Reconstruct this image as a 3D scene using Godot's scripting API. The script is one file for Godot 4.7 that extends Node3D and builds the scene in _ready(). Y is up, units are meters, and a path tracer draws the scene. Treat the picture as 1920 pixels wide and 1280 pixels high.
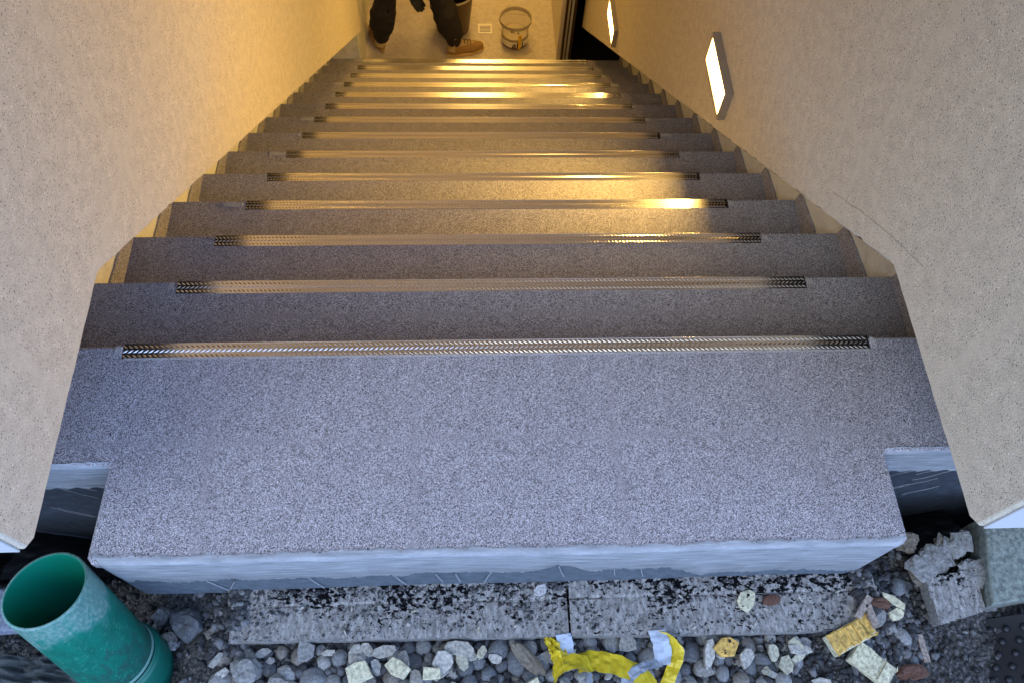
extends Node3D

# Stair of fourteen nosings going down between two rendered walls. World: the nose of the landing is z = 0, y = 0; the stair goes down towards -z.
const T := 0.28            # going
const R := 0.2013          # rise
const N := 13              # steps below the landing
const W := 1.0155          # half width of the stair between its side walls
const A := 0.753           # half width between the rendered faces
const NZ := 0.781          # half length of a metal nosing
const FLOOR := -2.819
const ZF := 0.486          # outer end of the rendered walls
const EDGE := 0.23         # lower edge of the render above the landing

var rng := RandomNumberGenerator.new()
var M := {}
var names := {}


# ---------------------------------------------------------------- helpers
func numbered(called: String) -> String:
	if not names.has(called):
		names[called] = 0
		return called
	names[called] += 1
	return "%s_%03d" % [called, names[called]]


func tag(o: Node3D, label := "", category := "", group := "", kind := "") -> Node3D:
	if label: o.set_meta("label", label)
	if category: o.set_meta("category", category)
	if group: o.set_meta("group", group)
	if kind: o.set_meta("kind", kind)
	return o


func base(called: String, at := Vector3.ZERO) -> Node3D:
	var o := Node3D.new()
	o.name = numbered(called)
	add_child(o, true)
	o.position = at
	return o


func mb() -> SurfaceTool:
	var st := SurfaceTool.new()
	st.begin(Mesh.PRIMITIVE_TRIANGLES)
	return st


func build(st: SurfaceTool, called: String, mat: Material, parent: Node = null) -> MeshInstance3D:
	return put(st.commit(), called, mat, parent)


func put(mesh: Mesh, called: String, mat: Material, parent: Node = null) -> MeshInstance3D:
	var o := MeshInstance3D.new()
	o.mesh = mesh
	o.material_override = mat
	if parent == null:
		o.name = numbered(called)
		add_child(o, true)
	else:
		var k := 0
		var want := called
		while parent.has_node(NodePath(want)):
			k += 1
			want = "%s_%03d" % [called, k]
		o.name = want
		parent.add_child(o, true)
	return o


func tri(st: SurfaceTool, a: Vector3, b: Vector3, c: Vector3, na: Vector3, nb := Vector3.ZERO, nc := Vector3.ZERO, ua := Vector2.ZERO, ub := Vector2.ZERO, uc := Vector2.ZERO) -> void:
	if nb == Vector3.ZERO:
		nb = na
		nc = na
	if (b - a).cross(c - a).dot(na + nb + nc) > 0.0:
		var p := b; b = c; c = p
		p = nb; nb = nc; nc = p
		var u := ub; ub = uc; uc = u
	st.set_normal(na); st.set_uv(ua); st.add_vertex(a)
	st.set_normal(nb); st.set_uv(ub); st.add_vertex(b)
	st.set_normal(nc); st.set_uv(uc); st.add_vertex(c)


func quad(st: SurfaceTool, a: Vector3, b: Vector3, c: Vector3, d: Vector3, n: Vector3, u0 := Vector2.ZERO, u1 := Vector2.ONE) -> void:
	tri(st, a, b, c, n, n, n, u0, Vector2(u1.x, u0.y), u1)
	tri(st, a, c, d, n, n, n, u0, u1, Vector2(u0.x, u1.y))


func prism(st: SurfaceTool, poly: PackedVector2Array, w0: float, w1: float, bev: float, xf: Transform3D, bevel_low := true) -> void:
	# poly in the xy plane of xf (any winding), swept along its z from w0 to w1, edges rounded by bev
	if Geometry2D.is_polygon_clockwise(poly):
		poly.reverse()
	var n := poly.size()
	var dir := PackedVector2Array()
	for i in n:
		var e0 := (poly[i] - poly[(i + n - 1) % n]).normalized()
		var e1 := (poly[(i + 1) % n] - poly[i]).normalized()
		var m := Vector2(e0.y + e1.y, -e0.x - e1.x)
		m = m.normalized() if m.length() > 1e-6 else Vector2(e0.y, -e0.x)
		dir.append(m / maxf(0.35, m.dot(Vector2(e0.y, -e0.x))))
	var rings := []
	var steps := 3 if bev > 0.0 else 0
	var prof := []
	if bev > 0.0 and bevel_low:
		for k in steps + 1:
			var t := float(k) / steps * PI / 2
			prof.append([w0 + bev * (1.0 - sin(t)), bev * (1.0 - cos(t)), Vector2(cos(t), -sin(t))])
		prof.reverse()
	else:
		prof.append([w0, 0.0, Vector2(1, 0)])
	if bev > 0.0:
		for k in steps + 1:
			var t := float(k) / steps * PI / 2
			prof.append([w1 - bev * (1.0 - sin(t)), bev * (1.0 - cos(t)), Vector2(cos(t), sin(t))])
	else:
		prof.append([w1, 0.0, Vector2(1, 0)])
	for p in prof:
		var ring := []
		for i in n:
			var q: Vector2 = poly[i] - dir[i] * p[1]
			ring.append(xf * Vector3(q.x, q.y, p[0]))
		rings.append(ring)
	for k in rings.size() - 1:
		for i in n:
			var j := (i + 1) % n
			var e := (poly[j] - poly[i]).normalized()
			var out := Vector2(e.y, -e.x)
			var n0 := (xf.basis * Vector3(out.x * prof[k][2].x, out.y * prof[k][2].x, prof[k][2].y)).normalized()
			var n1 := (xf.basis * Vector3(out.x * prof[k + 1][2].x, out.y * prof[k + 1][2].x, prof[k + 1][2].y)).normalized()
			tri(st, rings[k][i], rings[k][j], rings[k + 1][j], n0, n0, n1)
			tri(st, rings[k][i], rings[k + 1][j], rings[k + 1][i], n0, n1, n1)
	var idx := Geometry2D.triangulate_polygon(poly)
	for k in idx.size() / 3:
		var lo: Array = rings[0]
		var hi: Array = rings[-1]
		tri(st, lo[idx[k * 3]], lo[idx[k * 3 + 1]], lo[idx[k * 3 + 2]], -xf.basis.z.normalized())
		tri(st, hi[idx[k * 3]], hi[idx[k * 3 + 1]], hi[idx[k * 3 + 2]], xf.basis.z.normalized())


func box(st: SurfaceTool, lo: Vector3, hi: Vector3, bev := 0.0, xf := Transform3D()) -> void:
	prism(st, PackedVector2Array([Vector2(lo.x, lo.y), Vector2(hi.x, lo.y), Vector2(hi.x, hi.y), Vector2(lo.x, hi.y)]), lo.z, hi.z, bev, xf)


# sections in the plane across x: u = z, v = y, swept along x
func across(x0: float) -> Transform3D:
	return Transform3D(Basis(Vector3(0, 0, 1), Vector3(0, 1, 0), Vector3(1, 0, 0)), Vector3(x0, 0, 0))


# outlines in plan: u = x, v = z, swept along y
func plan(y0 := 0.0) -> Transform3D:
	return Transform3D(Basis(Vector3(1, 0, 0), Vector3(0, 0, 1), Vector3(0, 1, 0)), Vector3(0, y0, 0))


func lathe(st: SurfaceTool, prof: Array, seg: int, xf := Transform3D(), wob := 0.0) -> void:
	# prof: Vector2(radius, height), normals to the right of the direction of travel upwards (outwards)
	var n := prof.size()
	var nor := []
	for i in n:
		var t: Vector2 = (prof[mini(i + 1, n - 1)] - prof[maxi(i - 1, 0)]).normalized()
		nor.append(Vector2(t.y, -t.x))
	var along := [0.0]
	for i in n - 1:
		along.append(along[-1] + prof[i].distance_to(prof[i + 1]))
	for i in n - 1:
		for s in seg:
			var p := []
			for q in [[i, s], [i, s + 1], [i + 1, s + 1], [i + 1, s]]:
				var a: float = TAU * q[1] / seg
				var r: float = prof[q[0]].x * (1.0 + wob * sin(a * 3.0 + 1.0))
				p.append(xf * Vector3(r * cos(a), prof[q[0]].y, r * sin(a)))
				p.append((xf.basis * Vector3(nor[q[0]].x * cos(a), nor[q[0]].y, nor[q[0]].x * sin(a))).normalized())
				p.append(Vector2(float(q[1]) / seg, along[q[0]] / along[-1]))
			tri(st, p[0], p[3], p[6], p[1], p[4], p[7], p[2], p[5], p[8])
			tri(st, p[0], p[6], p[9], p[1], p[7], p[10], p[2], p[8], p[11])


func tube(st: SurfaceTool, pts: Array, r: float, seg := 8) -> void:
	var prev := []
	var pn := []
	for i in pts.size():
		var t: Vector3 = (pts[mini(i + 1, pts.size() - 1)] - pts[maxi(i - 1, 0)]).normalized()
		var u := t.cross(Vector3(0.13, 0.97, 0.2)).normalized()
		var v := t.cross(u)
		var ring := []
		var rn := []
		for s in seg + 1:
			var d := u * cos(TAU * s / seg) + v * sin(TAU * s / seg)
			ring.append(pts[i] + d * r)
			rn.append(d)
		if i > 0:
			for s in seg:
				tri(st, prev[s], prev[s + 1], ring[s + 1], pn[s], pn[s + 1], rn[s + 1])
				tri(st, prev[s], ring[s + 1], ring[s], pn[s], rn[s + 1], rn[s])
		prev = ring
		pn = rn


func sheet(st: SurfaceTool, nu: int, nv: int, f: Callable) -> void:
	# a grid of points f(u, v), smooth, normals upwards
	var p := []
	for j in nv + 1:
		for i in nu + 1:
			p.append(f.call(float(i) / nu, float(j) / nv))
	var nor := []
	for j in nv + 1:
		for i in nu + 1:
			var du: Vector3 = p[j * (nu + 1) + mini(i + 1, nu)] - p[j * (nu + 1) + maxi(i - 1, 0)]
			var dv: Vector3 = p[mini(j + 1, nv) * (nu + 1) + i] - p[maxi(j - 1, 0) * (nu + 1) + i]
			var c := du.cross(dv).normalized()
			nor.append(c if c.y > 0 else -c)
	for j in nv:
		for i in nu:
			var q := [j * (nu + 1) + i, j * (nu + 1) + i + 1, (j + 1) * (nu + 1) + i + 1, (j + 1) * (nu + 1) + i]
			var uv := [Vector2(float(i) / nu, float(j) / nv), Vector2(float(i + 1) / nu, float(j) / nv), Vector2(float(i + 1) / nu, float(j + 1) / nv), Vector2(float(i) / nu, float(j + 1) / nv)]
			tri(st, p[q[0]], p[q[1]], p[q[2]], nor[q[0]], nor[q[1]], nor[q[2]], uv[0], uv[1], uv[2])
			tri(st, p[q[0]], p[q[2]], p[q[3]], nor[q[0]], nor[q[2]], nor[q[3]], uv[0], uv[2], uv[3])


func rock_mesh(seed_: int, flat := 0.6, rough := 0.12, sharp := false) -> ArrayMesh:
	# a unit stone about the origin, radius about 0.5
	var fn := FastNoiseLite.new()
	fn.seed = seed_
	fn.frequency = 0.9
	var st := mb()
	var nu := 14
	var nv := 9
	var p := []
	var sx := 0.8 + 0.4 * rng.randf()
	for j in nv + 1:
		for i in nu + 1:
			var a := TAU * (i % nu) / nu
			var b := PI * j / nv
			var d := Vector3(sin(b) * cos(a), cos(b), sin(b) * sin(a))
			var r := 0.5 * (1.0 + rough * 2.2 * fn.get_noise_3dv(d * 1.2) + rough * fn.get_noise_3dv(d * 3.1))
			if sharp:
				r *= 1.0 / maxf(0.72, maxf(absf(d.x * 0.9 + d.y * 0.3), maxf(absf(d.y), absf(d.z * 0.95 - d.x * 0.3)))) * 0.8
			p.append(Vector3(d.x * r * sx, d.y * r * flat, d.z * r))
	st.set_smooth_group(4294967295 if sharp else 0)
	for j in nv:
		for i in nu:
			var q := [p[j * (nu + 1) + i], p[j * (nu + 1) + i + 1], p[(j + 1) * (nu + 1) + i + 1], p[(j + 1) * (nu + 1) + i]]
			for k in [[0, 1, 2], [0, 2, 3]]:
				if (k == [0, 1, 2] and j == 0) or (k == [0, 2, 3] and j == nv - 1):
					continue
				for m in k:
					st.set_uv(Vector2.ZERO)
					st.add_vertex(q[m])
	st.generate_normals()
	return st.commit()


func chip_mesh(seed_: int, thick := 0.22, corners := 7) -> ArrayMesh:
	# a broken flake, about one unit long
	var r := RandomNumberGenerator.new()
	r.seed = seed_
	var poly := PackedVector2Array()
	var lx := 0.5
	var lz := 0.22 + 0.2 * r.randf()
	for i in corners:
		var a := TAU * (i + 0.5 * r.randf()) / corners
		var k := 0.75 + 0.35 * r.randf()
		poly.append(Vector2(cos(a) * lx * k, sin(a) * lz * k))
	var st := mb()
	prism(st, poly, -thick * 0.5, thick * 0.5, thick * 0.16, plan().rotated_local(Vector3(1, 0, 0), 0.06 * (r.randf() - 0.5)))
	return st.commit()


# ---------------------------------------------------------------- textures
func noise_data(size: int, type: int, freq: float, seed_: int, octaves := 1) -> PackedByteArray:
	var f := FastNoiseLite.new()
	f.noise_type = type
	f.frequency = freq
	f.seed = seed_
	f.fractal_type = FastNoiseLite.FRACTAL_NONE if octaves == 1 else FastNoiseLite.FRACTAL_FBM
	f.fractal_octaves = octaves
	f.cellular_return_type = FastNoiseLite.RETURN_CELL_VALUE
	f.cellular_jitter = 1.0
	var im := f.get_seamless_image(size, size, false, false, 0.1, true)
	im.convert(Image.FORMAT_L8)
	return im.get_data()


func texture_of(data: PackedByteArray, w: int, h: int) -> ImageTexture:
	return ImageTexture.create_from_image(Image.create_from_data(w, h, false, Image.FORMAT_RGB8, data))


func lut_texture(size: int, grain: PackedByteArray, broad: PackedByteArray, stops: Array, depth: float) -> ImageTexture:
	# stops: [grey level up to which, Color]; the broad noise shifts the level by depth
	var lut := []
	for v in 256:
		for s in stops:
			if v <= s[0]:
				lut.append(s[1])
				break
	var out := PackedByteArray()
	out.resize(size * size * 3)
	for i in size * size:
		var c: Color = lut[grain[i]]
		var k := 255.0 * (1.0 + depth * (broad[i] / 127.5 - 1.0))
		out[i * 3] = clampi(int(c.r * k), 0, 255)
		out[i * 3 + 1] = clampi(int(c.g * k), 0, 255)
		out[i * 3 + 2] = clampi(int(c.b * k), 0, 255)
	return texture_of(out, size, size)


func grey_texture(size: int, a: PackedByteArray, b: PackedByteArray, k: float) -> ImageTexture:
	var out := PackedByteArray()
	out.resize(size * size * 3)
	for i in size * size:
		var v := int(a[i] * k + b[i] * (1.0 - k))
		out[i * 3] = v
		out[i * 3 + 1] = v
		out[i * 3 + 2] = v
	return texture_of(out, size, size)


func mat(albedo: Color, rough := 0.8, metal := 0.0) -> StandardMaterial3D:
	var m := StandardMaterial3D.new()
	m.albedo_color = albedo
	m.roughness = rough
	m.metallic = metal
	return m


func world_mat(tex: Texture2D, tile: float, rough := 0.85, bump: Texture2D = null, bump_cm := 0.1, tint := Color.WHITE) -> StandardMaterial3D:
	var m := mat(tint, rough)
	m.albedo_texture = tex
	m.uv1_triplanar = true
	m.uv1_world_triplanar = true
	m.uv1_scale = Vector3.ONE / tile
	if bump:
		m.heightmap_enabled = true
		m.heightmap_texture = bump
		m.heightmap_scale = bump_cm
	return m


func make_materials() -> void:
	var cell := FastNoiseLite.TYPE_CELLULAR
	var simp := FastNoiseLite.TYPE_SIMPLEX_SMOOTH
	var S := 1024
	var grain := noise_data(S, cell, 0.36, 11)
	var broad := noise_data(S, simp, 0.006, 12, 4)
	var fine := noise_data(S, simp, 0.09, 13, 3)
	var speckle := lut_texture(S, grain, broad, [[44, Color8(49, 46, 47)], [98, Color8(112, 107, 108)], [150, Color8(147, 142, 143)], [210, Color8(167, 162, 163)], [255, Color8(203, 199, 200)]], 0.03)
	var grain_bump := grey_texture(S, grain, fine, 0.6)
	M.coating = world_mat(speckle, 0.40, 0.95, grain_bump, 0.05)
	var g2 := noise_data(S, cell, 0.28, 21)
	var b2 := noise_data(S, simp, 0.012, 22, 4)
	var f2 := noise_data(S, simp, 0.12, 23, 2)
	var plaster := lut_texture(S, g2, b2, [[4, Color8(112, 104, 94)], [30, Color8(176, 164, 143)], [120, Color8(194, 183, 160)], [235, Color8(201, 190, 167)], [253, Color8(208, 198, 180)], [255, Color8(240, 236, 228)]], 0.05)  # the whitest stop paints sparkling glints as specks
	M.plaster = world_mat(plaster, 0.52, 0.9, grey_texture(S, f2, g2, 0.7), 0.17, Color8(255, 255, 255))
	M.plaster_white = mat(Color8(184, 186, 186), 0.85)
	M.primer = world_mat(lut_texture(512, noise_data(512, simp, 0.02, 41, 5), noise_data(512, simp, 0.15, 42, 2), [[60, Color8(200, 197, 182)], [110, Color8(210, 207, 192)], [190, Color8(215, 212, 197)], [255, Color8(222, 219, 206)]], 0.04), 0.9, 0.8)
	var soft := noise_data(512, simp, 0.02, 51, 5)
	var soft2 := noise_data(512, simp, 0.2, 52, 2)
	M.edge_coat = world_mat(lut_texture(512, soft, soft2, [[70, Color8(118, 122, 123)], [120, Color8(132, 136, 137)], [180, Color8(140, 143, 145)], [255, Color8(156, 159, 160)]], 0.08), 0.35, 0.6, grey_texture(512, soft, soft2, 0.5), 0.03)
	M.edge_coat.uv1_scale = Vector3(0.9, 7.0, 7.0)
	M.dark_slab = world_mat(lut_texture(512, soft2, soft, [[60, Color8(62, 70, 76)], [150, Color8(74, 83, 90)], [230, Color8(84, 93, 99)], [255, Color8(120, 126, 130)]], 0.15), 0.3, 0.8)
	M.bitumen_board = world_mat(lut_texture(512, soft2, soft, [[40, Color8(22, 25, 28)], [150, Color8(40, 46, 52)], [240, Color8(52, 59, 66)], [255, Color8(96, 100, 104)]], 0.25), 0.28, 0.7)
	M.soil = world_mat(lut_texture(S, noise_data(S, simp, 0.05, 61, 5), noise_data(S, cell, 0.16, 62), [[70, Color8(26, 25, 24)], [110, Color8(45, 44, 42)], [150, Color8(62, 60, 58)], [200, Color8(82, 80, 77)], [255, Color8(118, 115, 110)]], 0.25), 0.6, 0.95, grey_texture(S, noise_data(S, simp, 0.05, 61, 5), noise_data(S, cell, 0.16, 62), 0.5), 0.5)
	var stone := noise_data(512, simp, 0.03, 71, 5)
	var stone_f := noise_data(512, cell, 0.3, 72)
	var stone_grey := lut_texture(512, stone, stone_f, [[90, Color8(150, 150, 150)], [140, Color8(176, 176, 175)], [200, Color8(196, 196, 194)], [255, Color8(222, 221, 218)]], 0.10)
	M.stones = []
	for c in [Color8(150, 151, 149), Color8(172, 171, 165), Color8(128, 131, 133), Color8(196, 193, 184), Color8(154, 145, 133), Color8(104, 106, 108)]:
		M.stones.append(world_mat(stone_grey, 0.12, 0.75, null, 0.0, c))
	M.chips = []
	for c in [Color8(206, 200, 186), Color8(186, 182, 172), Color8(212, 206, 178), Color8(170, 168, 162), Color8(220, 214, 200)]:
		M.chips.append(world_mat(stone_grey, 0.15, 0.9, null, 0.0, c))
	M.old_wood = world_mat(stone_grey, 0.15, 0.9, null, 0.0, Color8(150, 138, 120))
	M.brown_wood = world_mat(stone_grey, 0.15, 0.8, null, 0.0, Color8(116, 76, 54))
	M.yellow_foam = world_mat(stone_grey, 0.2, 0.8, null, 0.0, Color8(255, 206, 104))
	M.cream_foam = world_mat(stone_grey, 0.2, 0.85, null, 0.0, Color8(246, 238, 198))
	M.tar = mat(Color8(14, 14, 16), 0.35)  # also the black of the shade painted under the insulation
	M.board_texture = []
	for k in 3:
		M.board_texture.append(board_texture(100 + k * 7, k))
	M.mortar = world_mat(stone_grey, 0.1, 0.8, null, 0.0, Color8(226, 222, 218))
	M.metal = mat(Color8(222, 218, 211), 0.24, 1.0)
	M.lamp_metal = mat(Color8(150, 142, 130), 0.5, 0.3)
	M.diffuser = mat(Color8(255, 240, 214), 0.5)
	M.diffuser.emission_enabled = true
	M.diffuser.emission = Color(1.0, 0.78, 0.46)
	M.diffuser.emission_energy_multiplier = 9.0
	M.ceiling = mat(Color8(214, 204, 190), 0.85)
	M.trim = mat(Color8(206, 196, 178), 0.6)
	M.dark_trim = mat(Color8(70, 50, 28), 0.5)
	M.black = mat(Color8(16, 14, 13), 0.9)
	M.floor_coat = world_mat(lut_texture(512, noise_data(512, cell, 0.4, 81), soft, [[30, Color8(150, 138, 124)], [120, Color8(184, 174, 160)], [230, Color8(194, 184, 171)], [255, Color8(206, 197, 186)]], 0.05), 0.6, 0.55)


func board_texture(seed_: int, which: int) -> ImageTexture:
	# weathered cement board; black tar splashes thicken towards the slab (low v) and fade towards the gravel
	var w := 1024
	var h := 256
	var f := FastNoiseLite.new()
	f.seed = seed_
	f.frequency = 0.05
	f.fractal_octaves = 4
	var g := FastNoiseLite.new()
	g.seed = seed_ + 1
	g.noise_type = FastNoiseLite.TYPE_SIMPLEX
	g.frequency = 0.034
	g.fractal_octaves = 5
	g.fractal_gain = 0.6
	var c := FastNoiseLite.new()
	c.seed = seed_ + 2
	c.noise_type = FastNoiseLite.TYPE_CELLULAR
	c.frequency = 0.055
	c.cellular_return_type = FastNoiseLite.RETURN_DISTANCE
	var patch := FastNoiseLite.new()
	patch.seed = seed_ + 3
	patch.frequency = 0.006
	var out := PackedByteArray()
	out.resize(w * h * 3)
	for y in h:
		var v := float(y) / h
		for x in w:
			var n := f.get_noise_2d(x * 1.2, y * 0.30) * 0.5 + 0.5
			var dark := g.get_noise_2d(x, y) * 1.3 + patch.get_noise_2d(x, y * 0.6) * 1.1
			var need := 0.43 + 0.62 * smoothstep(0.0, 0.75, v) + (0.5 if which == 2 else 0.0)
			var spot := c.get_noise_2d(x, y) + 1.0
			var col := Vector3(0.57, 0.555, 0.53) * (0.62 + 0.56 * n)
			if f.get_noise_2d(x * 2.4 + 500.0, y * 0.8) > 0.36:
				col *= 0.62
			if f.get_noise_2d(x * 1.8 - 300.0, y * 1.2) > 0.52:
				col = Vector3(0.68, 0.67, 0.65)
			if dark > need - 0.2 or (spot < 0.20 + 0.22 * patch.get_noise_2d(y * 2.0, x) and dark > -0.25 + v * 0.6):
				col = Vector3(0.05, 0.05, 0.055)
			elif dark > need - 0.38:
				col *= 0.72
			var o := (y * w + x) * 3
			out[o] = clampi(int(col.x * 255), 0, 255)
			out[o + 1] = clampi(int(col.y * 255), 0, 255)
			out[o + 2] = clampi(int(col.z * 255), 0, 255)
	return texture_of(out, w, h)


func pipe_texture() -> ImageTexture:
	var w := 1024
	var h := 512
	var f := FastNoiseLite.new()
	f.seed = 5
	f.frequency = 0.012
	f.fractal_octaves = 5
	var g := FastNoiseLite.new()
	g.seed = 9
	g.frequency = 0.05
	g.fractal_octaves = 3
	var out := PackedByteArray()
	out.resize(w * h * 3)
	for y in h:
		var v := float(y) / h      # v = 1 is the rim
		for x in w:
			var n := f.get_noise_2d(x, y)
			var m := g.get_noise_2d(x, y)
			var col := Vector3(0.02, 0.39, 0.32) * (1.0 + 0.14 * n + 0.05 * m)
			var a := float(x) / w
			var lo := 0.73 + 0.12 * n + 0.05 * sin(a * TAU * 2.0 + 0.6) - 0.10 * exp(-pow((a - 0.17) / 0.035, 2.0))
			if v > lo + 0.02 * m:
				var k := clampf((v - lo) * 9.0, 0.0, 1.0) * (0.62 + 0.3 * m)
				col = col.lerp(Vector3(0.56, 0.60, 0.58), clampf(k, 0.0, 0.9))
			if g.get_noise_2d(x * 0.4 + 900.0, y * 2.5 + x * 1.1) > 0.46:
				col = col.lerp(Vector3(0.5, 0.66, 0.6), 0.45)
			if v < 0.40 + 0.35 * n:
				col = col.lerp(Vector3(0.17, 0.22, 0.21), clampf(0.25 + 1.2 * (0.40 + 0.35 * n - v) + 0.4 * m, 0.0, 0.7))
			var o := (y * w + x) * 3
			out[o] = clampi(int(col.x * 255), 0, 255)
			out[o + 1] = clampi(int(col.y * 255), 0, 255)
			out[o + 2] = clampi(int(col.z * 255), 0, 255)
	return texture_of(out, w, h)


# ---------------------------------------------------------------- the stair
func nosing_mesh(low: float, high: float, seed_: int) -> ArrayMesh:
	# an angle of sheet metal with rows of raised lens shaped studs, z = 0 is its front edge, the tread lies on the +z side
	var st := mb()
	var depth := 0.034
	box(st, Vector3(low, -0.004, 0.0), Vector3(high, 0.0007, depth))
	box(st, Vector3(low, -0.022, -0.0022), Vector3(high, 0.0008, -0.0001), 0.0007)
	var rows := 3
	var pitch := 0.0105
	var x := low + 0.004
	while x < high - 0.004:
		for r in rows:
			var z := 0.0058 + r * 0.0106
			var a := 0.62 if r % 2 == 0 else -0.62
			var d := Vector3(cos(a), 0, sin(a)) * 0.0066
			var s := Vector3(-sin(a), 0, cos(a)) * 0.0024
			var c := Vector3(x + (0.0 if r % 2 == 0 else 0.001), 0.0007, z)
			var up := Vector3(0, 0.0012, 0)
			var e := [c - d, c + s, c + d, c - s]
			var ridge := [c - d * 0.55 + up, c + d * 0.55 + up]
			var n0 := (s.normalized() * 0.46 + Vector3.UP * 0.88).normalized()
			var n1 := (-s.normalized() * 0.46 + Vector3.UP * 0.88).normalized()
			tri(st, e[0], e[1], ridge[0], n0); tri(st, e[1], ridge[1], ridge[0], n0); tri(st, e[1], e[2], ridge[1], n0)
			tri(st, e[2], e[3], ridge[1], n1); tri(st, e[3], ridge[0], ridge[1], n1); tri(st, e[3], e[0], ridge[0], n1)
		x += pitch
	return st.commit()


func ragged_patch(x0: float, x1: float, z0: float, z1: float) -> SurfaceTool:
	var poly := PackedVector2Array()
	var n := 9
	for i in n:
		poly.append(Vector2(lerpf(x0, x1, float(i) / (n - 1)), z0 + (z1 - z0) * 0.35 * rng.randf()))
	for i in n:
		poly.append(Vector2(lerpf(x1, x0, float(i) / (n - 1)), z1 - (z1 - z0) * 0.35 * rng.randf()))
	var st := mb()
	prism(st, poly, 0.0006, 0.0036, 0.001, plan(), false)
	return st


func make_stair() -> void:
	var s := base("staircase")
	tag(s, "long flight of speckled grey coated steps with checker plate edges between two rendered walls", "staircase")
	# the landing: wide behind, narrower in front where the wall insulation will stand
	var l := mb()
	var out := PackedVector2Array()
	out.append_array([Vector2(-W, 0.002), Vector2(-W, 0.264), Vector2(-0.772, 0.264), Vector2(-0.767, 0.270), Vector2(-0.773, 0.440), Vector2(-0.764, 0.4510)])
	for i in 41:
		var x := lerpf(-0.750, 0.744, i / 40.0)
		out.append(Vector2(x, 0.4520 + 0.0012 * sin(x * 9.0) + 0.001 * rng.randf()))
	out.append_array([Vector2(0.757, 0.4505), Vector2(0.767, 0.441), Vector2(0.765, 0.272), Vector2(0.771, 0.265), Vector2(W, 0.265), Vector2(W, 0.002)])
	prism(l, out.duplicate(), -0.03, 0.0, 0.007, plan(), false)
	var landing := build(l, "landing", M.coating, s)
	var b := mb()
	var body := PackedVector2Array()
	for p in out:
		body.append(Vector2(p.x * 0.997, p.y - 0.004 if p.y > 0.2 else p.y))
	prism(b, body, -0.285, -0.029, 0.0, plan())
	box(b, Vector3(-W, -0.75, -0.02), Vector3(W, -0.286, 0.258))
	build(b, "slab_core", M.dark_slab, landing)
	# light finishing coat on the front face: ragged lower edge with runs
	front_coat(landing)
	for side in [-1.0, 1.0]:
		var c := mb()
		var n := 24
		for i in n:
			var xa: float = lerpf(0.770, W, float(i) / n) * side
			var xb: float = lerpf(0.770, W, float(i + 1) / n) * side
			var ya := -0.118 - 0.006 * sin(i * 1.7) - (0.02 if i < 4 and side < 0 else 0.0) * rng.randf()
			var yb := -0.118 - 0.006 * sin((i + 1) * 1.7)
			quad(c, Vector3(xa, -0.006, 0.2672), Vector3(xb, -0.006, 0.2672), Vector3(xb, yb, 0.2672), Vector3(xa, ya, 0.2672), Vector3(0, 0, 1))
			quad(c, Vector3(xa, 0.0012, 0.259 - 0.004 * rng.randf()), Vector3(xb, 0.0012, 0.259 - 0.004 * rng.randf()), Vector3(xb, -0.006, 0.2672), Vector3(xa, -0.006, 0.2672), Vector3(0, 0.7, 0.7).normalized())
			quad(c, Vector3(xa, ya, 0.2672), Vector3(xb, yb, 0.2672), Vector3(xb, yb, 0.258), Vector3(xa, ya, 0.258), Vector3(0, -1, 0))
		build(c, "notch_coat", M.edge_coat, landing)
	put(nosing_mesh(-NZ - 0.004, NZ + 0.012, 1), "nosing", M.metal, landing)
	# ragged edge of the coating along the back of the first nosing
	var rg := mb()
	for i in 400:
		var xa := lerpf(-NZ, NZ + 0.01, i / 400.0)
		var xb := lerpf(-NZ, NZ + 0.01, (i + 1) / 400.0)
		quad(rg, Vector3(xa, 0.0013, 0.0325 - 0.0014 * rng.randf()), Vector3(xb, 0.0013, 0.0325 - 0.0014 * rng.randf()), Vector3(xb, 0.0004, 0.0365), Vector3(xa, 0.0004, 0.0365), Vector3.UP)
	build(rg, "coating_edge", M.mortar, landing)
	mortar_patches(landing, 0.0, 0.0)
	# thirteen steps
	for k in range(1, N + 1):
		var y := -k * R
		var zb := -(k - 1) * T
		var zf := -k * T
		var m := mb()
		var sec := PackedVector2Array([Vector2(zb + 0.05, y), Vector2(zb + 0.05, y - 0.34), Vector2(zf + 0.002, y - 0.34), Vector2(zf + 0.002, y)])
		prism(m, sec, -W, W, 0.006, across(0))
		var step := build(m, "step", M.coating, s)
		var nm := put(nosing_mesh(-NZ + 0.008 * (rng.randf() - 0.5), NZ + 0.008 * (rng.randf() - 0.5), k), "nosing", M.metal, step)
		nm.position = Vector3(0, y, zf)
		nm.rotation.x = [0.0, 0.0, 0.004, -0.004, 0.006, -0.003, 0.003, -0.006, 0.002, 0.012, -0.004, 0.0, 0.006, 0.004][k]
		mortar_patches(step, y, zf)
		# the coating is carried up the side walls
		for side in [-1.0, 1.0]:
			var u := mb()
			var poly := PackedVector2Array()
			var up := 0.055 + 0.02 * rng.randf()
			poly.append(Vector2(zf + 0.003, y - 0.004))
			poly.append(Vector2(zf + 0.006, y + 0.012))
			for i in 11:
				var f := i / 10.0
				poly.append(Vector2(lerpf(zf + 0.012, zb - 0.001, f), y + 0.018 + up * (0.4 + 0.6 * sqrt(f)) + 0.004 * rng.randf()))
			poly.append(Vector2(zb - 0.001, y - 0.004))
			prism(u, poly, 0.0, 0.007, 0.002, across((W - 0.0075) * side if side > 0 else -W + 0.0005))
			build(u, "coved_upstand", M.coating, step)


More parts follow.
